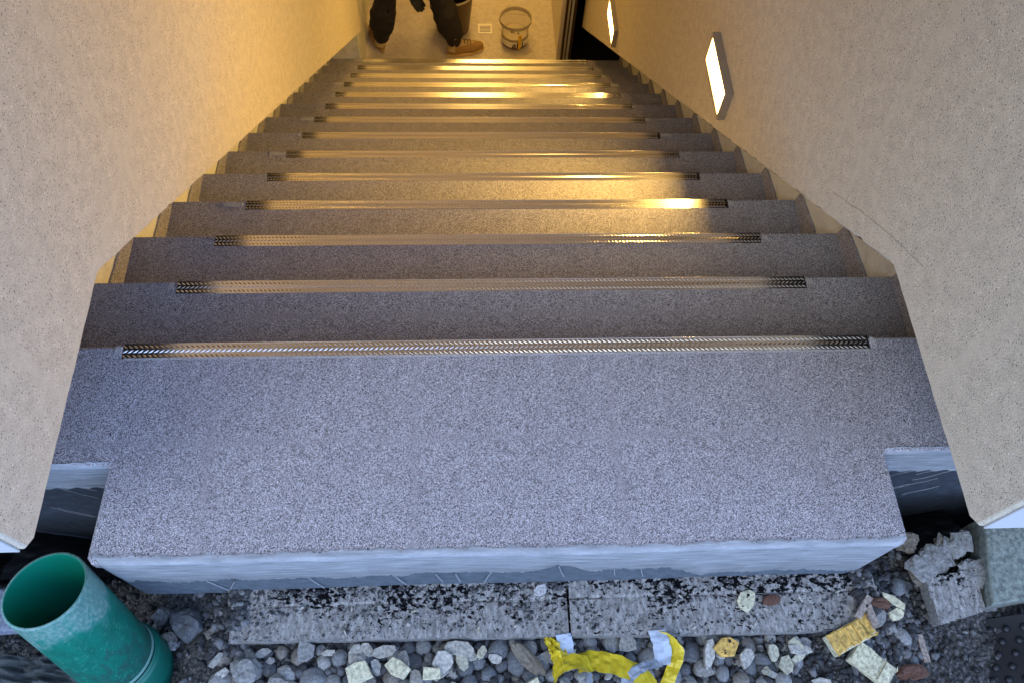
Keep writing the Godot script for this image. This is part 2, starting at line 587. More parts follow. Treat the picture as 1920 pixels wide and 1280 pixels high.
func mortar_patches(parent: Node, y: float, zf: float) -> void:
	for side in [-1.0, 1.0]:
		if rng.randf() < 0.25 and y < 0.0:
			continue
		var len_: float = [0.012, 0.018, 0.045, 0.06][rng.randi() % 4] if y < -0.5 else 0.014
		var e := NZ + 0.006
		var st := ragged_patch(e * side, (e + len_) * side, 0.002, 0.028)
		var o := build(st, "mortar_patch", M.mortar, parent)
		o.position = Vector3(0.008 if y == 0.0 and side > 0 else 0.0, y, zf)


func front_coat(parent: Node) -> void:
	var st := mb()
	var f := FastNoiseLite.new()
	f.seed = 77
	f.frequency = 6.0
	f.fractal_octaves = 5
	var n := 620
	for i in n:
		var q := []
		for t in [float(i) / n, float(i + 1) / n]:
			var x := lerpf(-0.762, 0.757, t)
			var z: float = 0.4537 + 0.0012 * sin(x * 9.0) - 0.008 * smoothstep(0.740, 0.762, absf(x))
			var low: float = -0.138 - 0.030 * f.get_noise_1d(x) - 0.014 * f.get_noise_1d(x * 6.0 + 40.0) - 0.007 * f.get_noise_1d(x * 40.0 - 11.0)
			low -= 0.06 * smoothstep(0.30, 0.42, x)
			low += 0.05 * exp(-pow((x - 0.10) / 0.05, 2.0))
			var top_z: float = z - 0.015 - 0.006 * f.get_noise_1d(x * 3.0 - 80.0) - 0.007 * f.get_noise_1d(x * 40.0 - 30.0)
			q.append([Vector3(x, 0.0011, top_z), Vector3(x, 0.0013, z - 0.0070), Vector3(x, -0.0008, z - 0.0010), Vector3(x, -0.007, z + 0.0014), Vector3(x, low * 0.5, z + 0.002), Vector3(x, low + 0.003, z + 0.002), Vector3(x, low, z - 0.004)])
		var nor := [Vector3(0, 1, 0), Vector3(0, 0.97, 0.24), Vector3(0, 0.7, 0.7), Vector3(0, 0.1, 0.99), Vector3(0, 0, 1), Vector3(0, -0.3, 0.95), Vector3(0, -1, 0)]
		for k in 6:
			tri(st, q[0][k], q[1][k], q[1][k + 1], nor[k], nor[k], nor[k + 1])
			tri(st, q[0][k], q[1][k + 1], q[0][k + 1], nor[k], nor[k + 1], nor[k + 1])
	build(st, "edge_coat", M.edge_coat, parent)
	for d in [[-0.60, -0.155, -0.245, 0.02], [-0.545, -0.16, -0.235, -0.028], [-0.40, -0.14, -0.25, 0.018], [-0.23, -0.14, -0.24, 0.02], [-0.145, -0.145, -0.215, 0.012], [-0.105, -0.145, -0.22, 0.009], [-0.03, -0.13, -0.24, -0.016], [0.10, -0.10, -0.20, 0.02], [0.16, -0.10, -0.16, 0.035], [0.215, -0.12, -0.20, 0.012], [0.27, -0.13, -0.22, 0.02]]:
		var r := mb()
		var pts := []
		for i in 7:
			var t := i / 6.0
			pts.append(Vector3(d[0] + d[3] * t + 0.0005 * sin(t * 9.0), lerpf(d[1], d[2], t), 0.4525))
		tube(r, pts, 0.0014, 5)
		build(r, "mortar_run", M.edge_coat, parent)


# ---------------------------------------------------------------- the walls
func make_wall(side: float) -> void:
	var w := base("stair_wall")
	if side < 0:
		tag(w, "left stair wall, beige scratched render lit warm all over, without any lamp", "wall", "stair walls")
	else:
		tag(w, "right stair wall, beige scratched render that carries the two lit wall lamps", "wall", "stair walls")
	var z_end := -3.56 if side < 0 else -3.87
	var slope := R / T
	var f := FastNoiseLite.new()
	f.seed = 90 + int(side)
	f.frequency = 22.0
	f.fractal_octaves = 4
	var poly := PackedVector2Array()
	var y_end := EDGE + slope * (z_end + 0.03)
	var n := 26
	for i in n + 1:
		var t := float(i) / n
		poly.append(Vector2(lerpf(ZF, -0.03, t), EDGE + 0.002 * f.get_noise_1d(t * 1.5) + (0.016 if i == 0 else 0.0)))
	n = 210
	for i in range(1, n + 1):
		var t := float(i) / n
		var z := lerpf(-0.03, z_end, t)
		poly.append(Vector2(z, EDGE + slope * (z + 0.03) + 0.0035 * f.get_noise_1d(z * 3.0) + (0.005 * rng.randf() if rng.randf() < 0.2 else 0.0)))
	poly.append(Vector2(z_end, 2.4))
	poly.append(Vector2(ZF, 2.4))
	var st := mb()
	prism(st, poly, 0.0, W + 0.02 - A, 0.006, across(A if side > 0 else -W - 0.02))
	build(st, "rendered_insulation", M.plaster, w)
	# added black strip paints the shade under the insulation, set behind the render edge
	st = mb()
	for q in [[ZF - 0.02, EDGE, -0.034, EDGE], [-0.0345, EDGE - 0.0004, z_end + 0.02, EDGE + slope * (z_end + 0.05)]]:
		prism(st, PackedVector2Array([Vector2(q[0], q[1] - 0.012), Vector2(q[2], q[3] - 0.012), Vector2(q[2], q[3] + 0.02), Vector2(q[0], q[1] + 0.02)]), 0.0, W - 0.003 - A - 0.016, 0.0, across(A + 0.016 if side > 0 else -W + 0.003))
	build(st, "underside_shade_strip", M.tar, w)
	# smooth white return on the end
	st = mb()
	box(st, Vector3(minf(A + 0.012, W + 0.02) , EDGE + 0.012, ZF + 0.0005), Vector3(W + 0.6, 2.4, ZF + 0.004), 0.001, Transform3D(Basis.from_scale(Vector3.ONE), Vector3.ZERO) if side > 0 else Transform3D(Basis(Vector3(0, 0, 1), PI), Vector3(0, 2.4 + EDGE + 0.012, 0)))
	build(st, "end_return", M.plaster_white, w)
	st = mb()
	var bz := -3.64
	box(st, Vector3(W, -3.1, bz), Vector3(1.65, 2.4, 0.262), 0.0, Transform3D() if side > 0 else Transform3D(Basis(), Vector3(-W - 1.65, 0, 0)))
	box(st, Vector3(W + 0.021, EDGE - 0.01, 0.263), Vector3(1.65, 2.4, ZF), 0.0, Transform3D() if side > 0 else Transform3D(Basis(), Vector3(-W - 0.021 - 1.65, 0, 0)))
	build(st, "primed_wall", M.primer, w)
	# long hairline crack near the lower edge of the right wall
	if side > 0:
		st = mb()
		var pts := []
		for i in 30:
			var t := i / 29.0
			pts.append(Vector3(A - 0.0003, EDGE + 0.075 + slope * lerpf(0.02, -0.30, t) + 0.004 * f.get_noise_1d(t * 0.9) + 0.01 * sin(t * 3.0), lerpf(0.03, -0.32, t)))
		tube(st, pts, 0.00035, 4)
		build(st, "hairline_crack", M.old_wood, w)


func make_lamp(at: Vector3, label: String, energy: float) -> void:
	# a flat rectangular fitting on the right wall; its face looks to -x
	var l := base("wall_lamp", at)
	tag(l, label, "wall lamp", "wall lamps on the right wall")
	var hz := 0.135
	var hy := 0.0575
	var st := mb()
	var e := 0.0105
	for q in [[-hz, -hy, hz, -hy + e], [-hz, hy - e, hz, hy], [-hz, -hy + e, -hz + e, hy - e], [hz - e, -hy + e, hz, hy - e]]:
		prism(st, PackedVector2Array([Vector2(q[0], q[1]), Vector2(q[2], q[1]), Vector2(q[2], q[3]), Vector2(q[0], q[3])]), -0.026, -0.0005, 0.0015, across(0))
	build(st, "housing", M.lamp_metal, l)
	st = mb()
	prism(st, PackedVector2Array([Vector2(-hz + e, -hy + e), Vector2(hz - e, -hy + e), Vector2(hz - e, hy - e), Vector2(-hz + e, hy - e)]), -0.023, -0.001, 0.002, across(0))
	build(st, "diffuser", M.diffuser, l)
	var a := AreaLight3D.new()
	a.name = "lamp_light"
	a.area_size = Vector2(2 * (hz - e), 2 * (hy - e))
	a.light_color = Color(1.0, 0.80, 0.41)
	a.light_energy = energy
	a.area_range = 12.0
	a.shadow_enabled = true
	a.position = Vector3(-0.028, 0, 0)
	a.rotation.y = PI / 2
	l.add_child(a, true)


func make_ceiling_lamp(at: Vector3, label: String, energy: float, size: Vector2) -> void:
	var l := base("ceiling_lamp", at)
	tag(l, label, "ceiling lamp", "ceiling lamps over the lower floor")
	var st := mb()
	box(st, Vector3(-size.x / 2 - 0.015, -0.03, -size.y / 2 - 0.015), Vector3(size.x / 2 + 0.015, -0.001, size.y / 2 + 0.015), 0.004)
	build(st, "housing", M.lamp_metal, l)
	st = mb()
	box(st, Vector3(-size.x / 2, -0.036, -size.y / 2), Vector3(size.x / 2, -0.0305, size.y / 2), 0.001)
	build(st, "diffuser", M.diffuser, l)
	var a := AreaLight3D.new()
	a.name = "lamp_light"
	a.area_size = size
	a.light_color = Color(1.0, 0.80, 0.41)
	a.light_energy = energy
	a.area_range = 12.0
	a.shadow_enabled = true
	a.position = Vector3(0, -0.038, 0)
	a.rotation.x = -PI / 2
	l.add_child(a, true)


func make_lower_room() -> void:
	var st := mb()
	box(st, Vector3(-1.6, FLOOR - 0.2, -7.0), Vector3(3.0, FLOOR, -N * T - 0.004))
	tag(build(st, "lower_floor", M.floor_coat), "", "", "", "structure")
	# soffit over the flight and ceiling over the lower floor
	st = mb()
	var sec := PackedVector2Array([Vector2(ZF + 0.3, 2.4), Vector2(-0.4, 2.4), Vector2(-4.0, -0.15), Vector2(-7.0, -0.15), Vector2(-7.0, 2.7), Vector2(ZF + 0.3, 2.7)])
	prism(st, sec, -1.64, 3.0, 0.0, across(0))
	tag(build(st, "ceiling", M.ceiling), "", "", "", "structure")
	st = mb()
	box(st, Vector3(-1.2, FLOOR, -7.2), Vector3(3.0, 0.1, -7.001))
	tag(build(st, "end_wall", M.primer), "plain pale wall closing the lower floor behind the person", "wall")
	st = mb()
	box(st, Vector3(-1.64, FLOOR, -7.0), Vector3(-0.80, 0.1, -3.645))
	tag(build(st, "lower_wall", M.primer), "pale wall to the left of the bent person, set back from the stair render", "wall")
	# partition on the right, its end dressed with door profiles
	var p := base("door_frame")
	tag(p, "door frame of stacked pale and dark profiles at the foot of the right wall", "door frame")
	st = mb()
	box(st, Vector3(0.595, FLOOR, -7.0), Vector3(0.66, -0.16, -3.868), 0.002)
	build(st, "partition", M.trim, p)
	for q in [[0.597, 0.622, -3.862, 0, "frame_profile"], [0.624, 0.640, -3.855, 1, "seal"], [0.642, 0.652, -3.860, 0, "frame_profile"], [0.654, 0.662, -3.858, 1, "seal"], [0.664, 0.678, -3.848, 2, "stop_profile"], [0.680, 0.700, -3.858, 1, "seal"]]:
		st = mb()
		box(st, Vector3(q[0], FLOOR, -3.867), Vector3(q[1], -0.16, q[2]), 0.0015)
		build(st, q[4], [M.trim, M.dark_trim, M.plaster_white][q[3]], p)
	st = mb()
	box(st, Vector3(0.705, FLOOR + 0.55, -4.05), Vector3(0.78, -0.16, -4.0), 0.004)
	tag(build(st, "brown_panel", M.dark_trim, p))  # upright brown panel between the frame and the wall end
	# dark room behind the door opening
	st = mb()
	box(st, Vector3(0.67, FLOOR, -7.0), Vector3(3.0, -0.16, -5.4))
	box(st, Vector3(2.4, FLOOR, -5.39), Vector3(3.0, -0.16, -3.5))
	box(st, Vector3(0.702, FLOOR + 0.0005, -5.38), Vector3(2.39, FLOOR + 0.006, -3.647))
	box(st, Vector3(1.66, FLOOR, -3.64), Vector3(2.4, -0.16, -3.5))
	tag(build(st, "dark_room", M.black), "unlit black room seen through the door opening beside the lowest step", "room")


# ---------------------------------------------------------------- things on the lower floor
func make_drain() -> void:
	var d := base("floor_drain", Vector3(0.077, FLOOR, -4.176))
	tag(d, "small white slotted floor drain cover between the person and the clear bucket", "floor drain")
	var h := 0.052
	var st := mb()
	box(st, Vector3(-h + 0.006, 0.0005, -h + 0.006), Vector3(h - 0.006, 0.0015, h - 0.006))
	build(st, "pit_shade_plate", M.black, d)  # flat black plate paints the shade below the bars
	st = mb()
	for q in [[-h, -h, h, -h + 0.014], [-h, h - 0.014, h, h], [-h, -h + 0.014, -h + 0.012, h - 0.014], [h - 0.012, -h + 0.014, h, h - 0.014]]:
		box(st, Vector3(q[0], 0.0003, q[1]), Vector3(q[2], 0.005, q[3]), 0.001)
	build(st, "rim", mat(Color8(232, 226, 212), 0.5), d)
	for i in 6:
		var z := -h + 0.0145 + i * 0.0140
		st = mb()
		var cut := 0.02 if i == 0 or i == 5 else 0.0
		box(st, Vector3(-h + 0.0125 , 0.002, z), Vector3(h - 0.0125, 0.0045, z + 0.0076 + cut * 0.0), 0.0006)
		build(st, "bar", mat(Color8(232, 226, 212), 0.5), d)


func make_clear_bucket() -> void:
	var b := base("clear_bucket", Vector3(0.293, FLOOR, -4.04))
	tag(b, "translucent white plastic bucket with a yellow tape strip, standing alone beside the floor drain", "bucket")
	var clear := mat(Color(0.80, 0.74, 0.60, 0.30), 0.2)
	clear.transparency = BaseMaterial3D.TRANSPARENCY_ALPHA
	var st := mb()
	lathe(st, [Vector2(0.0, 0.003), Vector2(0.086, 0.003), Vector2(0.092, 0.008), Vector2(0.108, 0.20)], 48)
	build(st, "shell", clear, b)
	st = mb()
	lathe(st, [Vector2(0.1085, 0.196), Vector2(0.112, 0.196), Vector2(0.118, 0.200), Vector2(0.119, 0.224), Vector2(0.1165, 0.228), Vector2(0.1125, 0.226), Vector2(0.1105, 0.215), Vector2(0.1085, 0.198)], 48)
	build(st, "rim", mat(Color8(178, 166, 140), 0.5), b)
	st = mb()
	lathe(st, [Vector2(0.0875, 0.005), Vector2(0.0985, 0.088), Vector2(0.094, 0.092), Vector2(0.0, 0.094)], 40)
	build(st, "contents", mat(Color8(112, 94, 66), 0.9), b)
	st = mb()
	lathe(st, [Vector2(0.088, 0.0945), Vector2(0.086, 0.097), Vector2(0.0, 0.0975)], 40)
	build(st, "residue_skin", mat(Color8(196, 184, 160), 0.8), b)
	for i in 9:
		var o := put(rock_mesh(300 + i, 0.5, 0.2), "residue", mat(Color8(70, 56, 40), 0.8), b)
		o.scale = Vector3.ONE * (0.008 + 0.012 * rng.randf())
		o.position = Vector3(0.06 * (rng.randf() - 0.5), 0.099, 0.045 * (rng.randf() - 0.5))
	# printed band round the lower wall, lettering and a yellow tape strip
	st = mb()
	lathe(st, [Vector2(0.0964, 0.030), Vector2(0.1008, 0.085)], 48)
	build(st, "label_band", mat(Color8(236, 230, 216), 0.6), b)
	st = mb()
	lathe(st, [Vector2(0.0956, 0.018), Vector2(0.0962, 0.024)], 48)
	build(st, "printed_line", mat(Color8(96, 40, 30), 0.6), b)
	var ink := mat(Color8(46, 34, 26), 0.7)
	for q in [["al", -0.0], ["l", 0.56]]:
		var tm := TextMesh.new()
		var f := SystemFont.new()
		f.font_names = PackedStringArray(["Droid Sans"])
		f.font_weight = 700
		tm.font = f
		tm.text = q[0]
		tm.font_size = 42
		tm.pixel_size = 0.0014
		tm.depth = 0.001
		var o := put(tm, "lettering", ink, b)
		var a: float = q[1]
		o.position = Vector3(sin(a) * 0.1012, 0.056, cos(a) * 0.1012)
		o.rotation = Vector3(-0.08, a, 0)
	st = mb()
	var seg := 6
	for i in seg:
		for j in 8:
			var q := []
			for k in [[i, j], [i + 1, j], [i + 1, j + 1], [i, j + 1]]:
				var a: float = 0.20 + 0.24 * k[0] / seg
				var h: float = 0.016 + 0.135 * k[1] / 8.0
				var r: float = 0.0955 + (h - 0.018) * 0.078 + 0.0012
				q.append(Vector3(sin(a) * r, h, cos(a) * r))
			var nrm := Vector3(q[0].x, 0, q[0].z).normalized()
			quad(st, q[0], q[1], q[2], q[3], nrm)
	build(st, "tape_strip", mat(Color8(232, 184, 20), 0.5), b)
	st = mb()
	var pts := []
	for i in 25:
		var a := PI * i / 24.0
		pts.append(Vector3(cos(a) * 0.1195, 0.205 - 0.05 * sin(a), -0.118 * sin(a)))
	tube(st, pts, 0.002, 6)
	build(st, "wire_handle", M.lamp_metal, b)


func make_black_bucket() -> void:
	var b := base("black_bucket", Vector3(-0.165, FLOOR, -4.185))
	tag(b, "large dark mortar bucket with splashed rim behind the person's right leg", "bucket")
	var st := mb()
	lathe(st, [Vector2(0.0, 0.004), Vector2(0.115, 0.004), Vector2(0.122, 0.012), Vector2(0.155, 0.33)], 48)
	build(st, "shell", mat(Color8(84, 66, 44), 0.45), b)
	st = mb()
	lathe(st, [Vector2(0.0, 0.008), Vector2(0.113, 0.008), Vector2(0.151, 0.328)].map(func(v): return v), 48)
	build(st, "inner_wall", mat(Color8(26, 22, 20), 0.6), b)
	st = mb()
	lathe(st, [Vector2(0.1515, 0.322), Vector2(0.158, 0.322), Vector2(0.164, 0.328), Vector2(0.164, 0.336), Vector2(0.158, 0.342), Vector2(0.1515, 0.338), Vector2(0.1515, 0.322)], 48)
	build(st, "rim", mat(Color8(150, 140, 122), 0.6), b)
	st = mb()
	var pts := []
	for i in 25:
		var a := PI * i / 24.0
		pts.append(Vector3(cos(a) * 0.163, 0.32 - 0.14 * sin(a), -0.165 * sin(a)))
	tube(st, pts, 0.0035, 6)
	build(st, "handle", M.lamp_metal, b)


# ---------------------------------------------------------------- the person
func sdf_mesh(bones: Array, cell: float, k: float, paint: Callable, folds := 0.0) -> ArrayMesh:
	# tapered capsules [a, b, ra, rb] joined by a smooth minimum and meshed by surface nets
	var lo := Vector3.ONE * 1e9
	var hi := -lo
	for b in bones:
		var r: float = maxf(b[2], b[3]) + k + 2 * cell
		for p in [b[0], b[1]]:
			lo = lo.min(p - Vector3.ONE * r)
			hi = hi.max(p + Vector3.ONE * r)
	var n := Vector3i(((hi - lo) / cell).ceil()) + Vector3i.ONE
	var f := PackedFloat32Array()
	f.resize(n.x * n.y * n.z)
	f.fill(9.0)
	for b in bones:
		var pa: Vector3 = b[0]
		var pb: Vector3 = b[1]
		var ba := pb - pa
		var bb := maxf(ba.length_squared(), 1e-9)
		var pad := Vector3.ONE * (maxf(b[2], b[3]) + k + 2 * cell)
		var i0 := Vector3i(((pa.min(pb) - pad - lo) / cell).floor()).clamp(Vector3i.ZERO, n - Vector3i.ONE)
		var i1 := Vector3i(((pa.max(pb) + pad - lo) / cell).ceil()).clamp(Vector3i.ZERO, n - Vector3i.ONE)
		for z in range(i0.z, i1.z + 1):
			for y in range(i0.y, i1.y + 1):
				var row := (z * n.y + y) * n.x
				for x in range(i0.x, i1.x + 1):
					var p := lo + Vector3(x, y, z) * cell
					var t := clampf((p - pa).dot(ba) / bb, 0.0, 1.0)
					var d := p.distance_to(pa + ba * t) - lerpf(b[2], b[3], t)
					var o := f[row + x]
					var h := maxf(k - absf(d - o), 0.0) / k
					f[row + x] = minf(d, o) - h * h * k * 0.25
	if folds > 0.0:
		# creases of the cloth
		var fn := FastNoiseLite.new()
		fn.seed = 88
		fn.frequency = 7.0
		fn.fractal_octaves = 3
		fn.domain_warp_enabled = true
		fn.domain_warp_amplitude = 0.08
		fn.domain_warp_frequency = 6.0
		for z in n.z:
			for y in n.y:
				for x in n.x:
					var at := (z * n.y + y) * n.x + x
					if absf(f[at]) < 3.0 * cell:
						var p := lo + Vector3(x, y, z) * cell
						f[at] += folds * fn.get_noise_3d(p.x, p.y * 1.9, p.z)
	var vid := {}
	var verts := PackedVector3Array()
	var nors := PackedVector3Array()
	var cols := PackedColorArray()
	var idx := PackedInt32Array()
	var sx := 1
	var sy := n.x
	var sz := n.x * n.y
	var off := [0, sx, sy, sx + sy, sz, sx + sz, sy + sz, sx + sy + sz]
	for z in n.z - 1:
		for y in n.y - 1:
			var row := z * sz + y * sy
			for x in n.x - 1:
				var at := row + x
				var v0 := f[at]
				if v0 > 2.0 * cell or v0 < -2.0 * cell:
					continue
				var inside := 0
				for c in 8:
					if f[at + off[c]] < 0.0:
						inside += 1
				if inside == 0 or inside == 8:
					continue
				var s := Vector3.ZERO
				var cnt := 0
				for e in [[0, 1], [2, 3], [4, 5], [6, 7], [0, 2], [1, 3], [4, 6], [5, 7], [0, 4], [1, 5], [2, 6], [3, 7]]:
					var a := f[at + off[e[0]]]
					var b := f[at + off[e[1]]]
					if (a < 0.0) != (b < 0.0):
						var t := a / (a - b)
						var ca := Vector3(e[0] & 1, (e[0] >> 1) & 1, e[0] >> 2)
						var cb := Vector3(e[1] & 1, (e[1] >> 1) & 1, e[1] >> 2)
						s += ca.lerp(cb, t)
						cnt += 1
				var p := lo + (Vector3(x, y, z) + s / cnt) * cell
				var g := Vector3(f[at + off[1]] + f[at + off[3]] + f[at + off[5]] + f[at + off[7]] - f[at] - f[at + off[2]] - f[at + off[4]] - f[at + off[6]],
					f[at + off[2]] + f[at + off[3]] + f[at + off[6]] + f[at + off[7]] - f[at] - f[at + off[1]] - f[at + off[4]] - f[at + off[5]],
					f[at + off[4]] + f[at + off[5]] + f[at + off[6]] + f[at + off[7]] - f[at] - f[at + off[1]] - f[at + off[2]] - f[at + off[3]])
				vid[at] = verts.size()
				verts.append(p)
				nors.append(g.normalized())
				cols.append(paint.call(p))
	for at in vid:
		for ax in 3:
			var st: int = [sx, sy, sz][ax]
			var u: int = [sy, sz, sx][ax]
			var v: int = [sz, sx, sy][ax]
			var a := f[at]
			var b := f[at + st]
			if (a < 0.0) == (b < 0.0):
				continue
			if not (vid.has(at - u) and vid.has(at - v) and vid.has(at - u - v)):
				continue
			var q := [vid[at], vid[at - u], vid[at - u - v], vid[at - v]]
			var face := (verts[q[1]] - verts[q[0]]).cross(verts[q[2]] - verts[q[0]])
			if face.dot(nors[q[0]] + nors[q[1]] + nors[q[2]]) < 0.0:
				idx.append_array([q[0], q[1], q[2], q[0], q[2], q[3]])
			else:
				idx.append_array([q[0], q[2], q[1], q[0], q[3], q[2]])
	var arr := []
	arr.resize(Mesh.ARRAY_MAX)
	arr[Mesh.ARRAY_VERTEX] = verts
	arr[Mesh.ARRAY_NORMAL] = nors
	arr[Mesh.ARRAY_COLOR] = cols
	arr[Mesh.ARRAY_INDEX] = idx
	var m := ArrayMesh.new()
	m.add_surface_from_arrays(Mesh.PRIMITIVE_TRIANGLES, arr)
	return m


func make_person() -> void:
	var who := base("person", Vector3(0, FLOOR, 0))
	tag(who, "person in black work trousers and tan shoes bending over the dark bucket", "person")
	var nz := FastNoiseLite.new()
	nz.seed = 4
	nz.frequency = 60.0
	var fold := FastNoiseLite.new()
	fold.seed = 8
	fold.frequency = 9.0
	var black := Color8(22, 20, 20).srgb_to_linear()
	var jacket := Color8(40, 40, 44).srgb_to_linear()
	var skin := Color8(196, 150, 122).srgb_to_linear()
	var splash := Color8(150, 146, 138).srgb_to_linear()
	var paint := func(p: Vector3) -> Color:
		if p.z < -4.52 and p.y > 0.72:
			return skin
		if p.y > 0.86:
			return jacket
		if p.x > -0.36 and p.y < 0.6 and nz.get_noise_3d(p.x, p.y * 0.7, p.z) > 0.60:
			return splash
		return black
	var la := Vector3(-0.676, 0.185, -3.955)
	var lk := Vector3(-0.60, 0.50, -4.03)
	var ra := Vector3(-0.160, 0.180, -3.930)
	var rk := Vector3(-0.270, 0.50, -4.03)
	var lh := Vector3(-0.52, 0.88, -3.92)
	var rh := Vector3(-0.34, 0.88, -3.92)
	var neck := Vector3(-0.40, 1.02, -4.46)
	var ls := Vector3(-0.575, 1.0, -4.36)
	var rs := Vector3(-0.215, 1.0, -4.36)
	var le := Vector3(-0.56, 0.72, -4.24)
	var lw := Vector3(-0.455, 0.435, -4.07)
	var re := Vector3(-0.08, 0.76, -4.32)
	var rw := Vector3(-0.03, 0.50, -4.25)
	var bones := [
		[la.lerp(lk, 0.45), lk, 0.071, 0.082], [la + Vector3(0, -0.055, 0), la.lerp(lk, 0.45), 0.060, 0.071], [ra + Vector3(0.004, -0.06, 0.0), ra.lerp(rk, 0.42), 0.058, 0.073], [lk, lh, 0.086, 0.105], [ra.lerp(rk, 0.42), rk, 0.073, 0.084], [rk, rh, 0.090, 0.105],
		
		[lh, rh, 0.115, 0.115], [Vector3(-0.43, 0.93, -3.96), Vector3(-0.42, 1.03, -4.20), 0.135, 0.140], [Vector3(-0.42, 1.03, -4.20), Vector3(-0.40, 1.02, -4.36), 0.150, 0.145],
		[ls, rs, 0.085, 0.085], [Vector3(-0.40, 1.01, -4.36), neck, 0.11, 0.062], [neck, Vector3(-0.385, 0.97, -4.54), 0.056, 0.054],
		[Vector3(-0.38, 0.95, -4.56), Vector3(-0.37, 0.88, -4.64), 0.092, 0.078], [Vector3(-0.37, 0.86, -4.62), Vector3(-0.365, 0.82, -4.63), 0.060, 0.046],
		[ls, le, 0.070, 0.055], [le, lw, 0.055, 0.042], [rs, re, 0.070, 0.055], [re, rw, 0.055, 0.042]]
	var m := mat(Color.WHITE, 0.8)
	m.vertex_color_use_as_albedo = true
	# folds: a few short bulges round the lower trouser legs
	for q in [[la, lk, 0.12, 0.004], [la, lk, 0.32, 0.003], [ra, rk, 0.10, 0.004], [ra, rk, 0.3, 0.004], [ra, rk, 0.55, 0.003]]:
		var c: Vector3 = q[0].lerp(q[1], q[2])
		bones.append([c + Vector3(-0.035, 0.012, 0.02), c + Vector3(0.035, -0.012, 0.025), 0.050, 0.048])
	put(sdf_mesh(bones, 0.012, 0.045, paint, 0.011), "body", m, who)
	# gloved hands: palm, four fingers with a bend, thumb
	var glove := mat(Color8(34, 33, 34), 0.7)
	var gp := func(_p: Vector3) -> Color: return Color.WHITE
	for h in [[lw, Vector3(-0.405, 0.345, -4.035), Vector3(0.75, 0.35, -0.55)], [rw, Vector3(-0.012, 0.40, -4.225), Vector3(0.4, 0.1, 0.9)]]:
		var wv: Vector3 = h[0]
		var pv: Vector3 = h[1]
		var d := (pv - wv).normalized()
		var side: Vector3 = (h[2] - d * d.dot(h[2])).normalized()
		var curl := d.cross(side).normalized()
		var hb := [[wv, wv.lerp(pv, 0.5), 0.034, 0.034]]
		for i in 4:
			var s := (i - 1.5) * 0.020
			var root := pv - d * 0.015 + side * s
			hb.append([wv.lerp(pv, 0.45) + side * s * 0.6, root, 0.020, 0.014])
			var l: float = [0.030, 0.035, 0.033, 0.026][i]
			var k1 := root + (d * 0.95 + curl * 0.25).normalized() * l
			var k2 := k1 + (d * 0.75 + curl * 0.65).normalized() * l * 0.75
			var k3 := k2 + (d * 0.4 + curl * 0.9).normalized() * l * 0.6
			hb.append([root, k1, 0.0115, 0.0105]); hb.append([k1, k2, 0.0105, 0.0098]); hb.append([k2, k3, 0.0098, 0.0088])
		var tb := wv.lerp(pv, 0.35) + side * 0.026
		var t1 := tb + (d * 0.6 + side * 0.75 + curl * 0.2).normalized() * 0.036
		var t2 := t1 + (d * 0.85 + side * 0.3 + curl * 0.4).normalized() * 0.030
		hb.append([tb, t1, 0.016, 0.0125]); hb.append([t1, t2, 0.0125, 0.0105])
		put(sdf_mesh(hb, 0.0045, 0.008, gp), "glove", glove, who)
	# head: face, ears and short hair
	var hair := mb()
	var hs := SphereMesh.new()
	hs.radius = 0.098
	hs.height = 0.196
	hs.radial_segments = 24
	hs.rings = 12
	hair.append_from(hs, 0, Transform3D(Basis.from_scale(Vector3(0.92, 1.0, 1.0)), Vector3(-0.382, 0.972, -4.575)))
	build(hair, "hair", mat(Color8(46, 36, 28), 0.9), who)
	for e in [-1.0, 1.0]:
		var ear := put(rock_mesh(40, 1.0, 0.05), "ear", mat(Color8(190, 142, 116), 0.7), who)
		ear.scale = Vector3(0.02, 0.055, 0.035)
		ear.position = Vector3(-0.375 + e * 0.088, 0.90, -4.60)
		var eye := put(rock_mesh(41, 1.0, 0.0), "eye", mat(Color8(60, 46, 38), 0.3), who)
		eye.scale = Vector3.ONE * 0.02
		eye.position = Vector3(-0.37 + e * 0.032, 0.872, -4.712)
	var nose := put(rock_mesh(42, 1.4, 0.02), "nose", mat(Color8(196, 148, 120), 0.7), who)
	nose.scale = Vector3(0.03, 0.035, 0.04)
	nose.position = Vector3(-0.368, 0.845, -4.715)
	# shoes: upper with a heel counter and tongue, pale sole, laces
	shoe(who, Vector3(-0.675, 0, -3.915), Vector2(-0.36, -0.93), "")
	shoe(who, Vector3(-0.205, 0, -3.895), Vector2(0.95, -0.30), "")


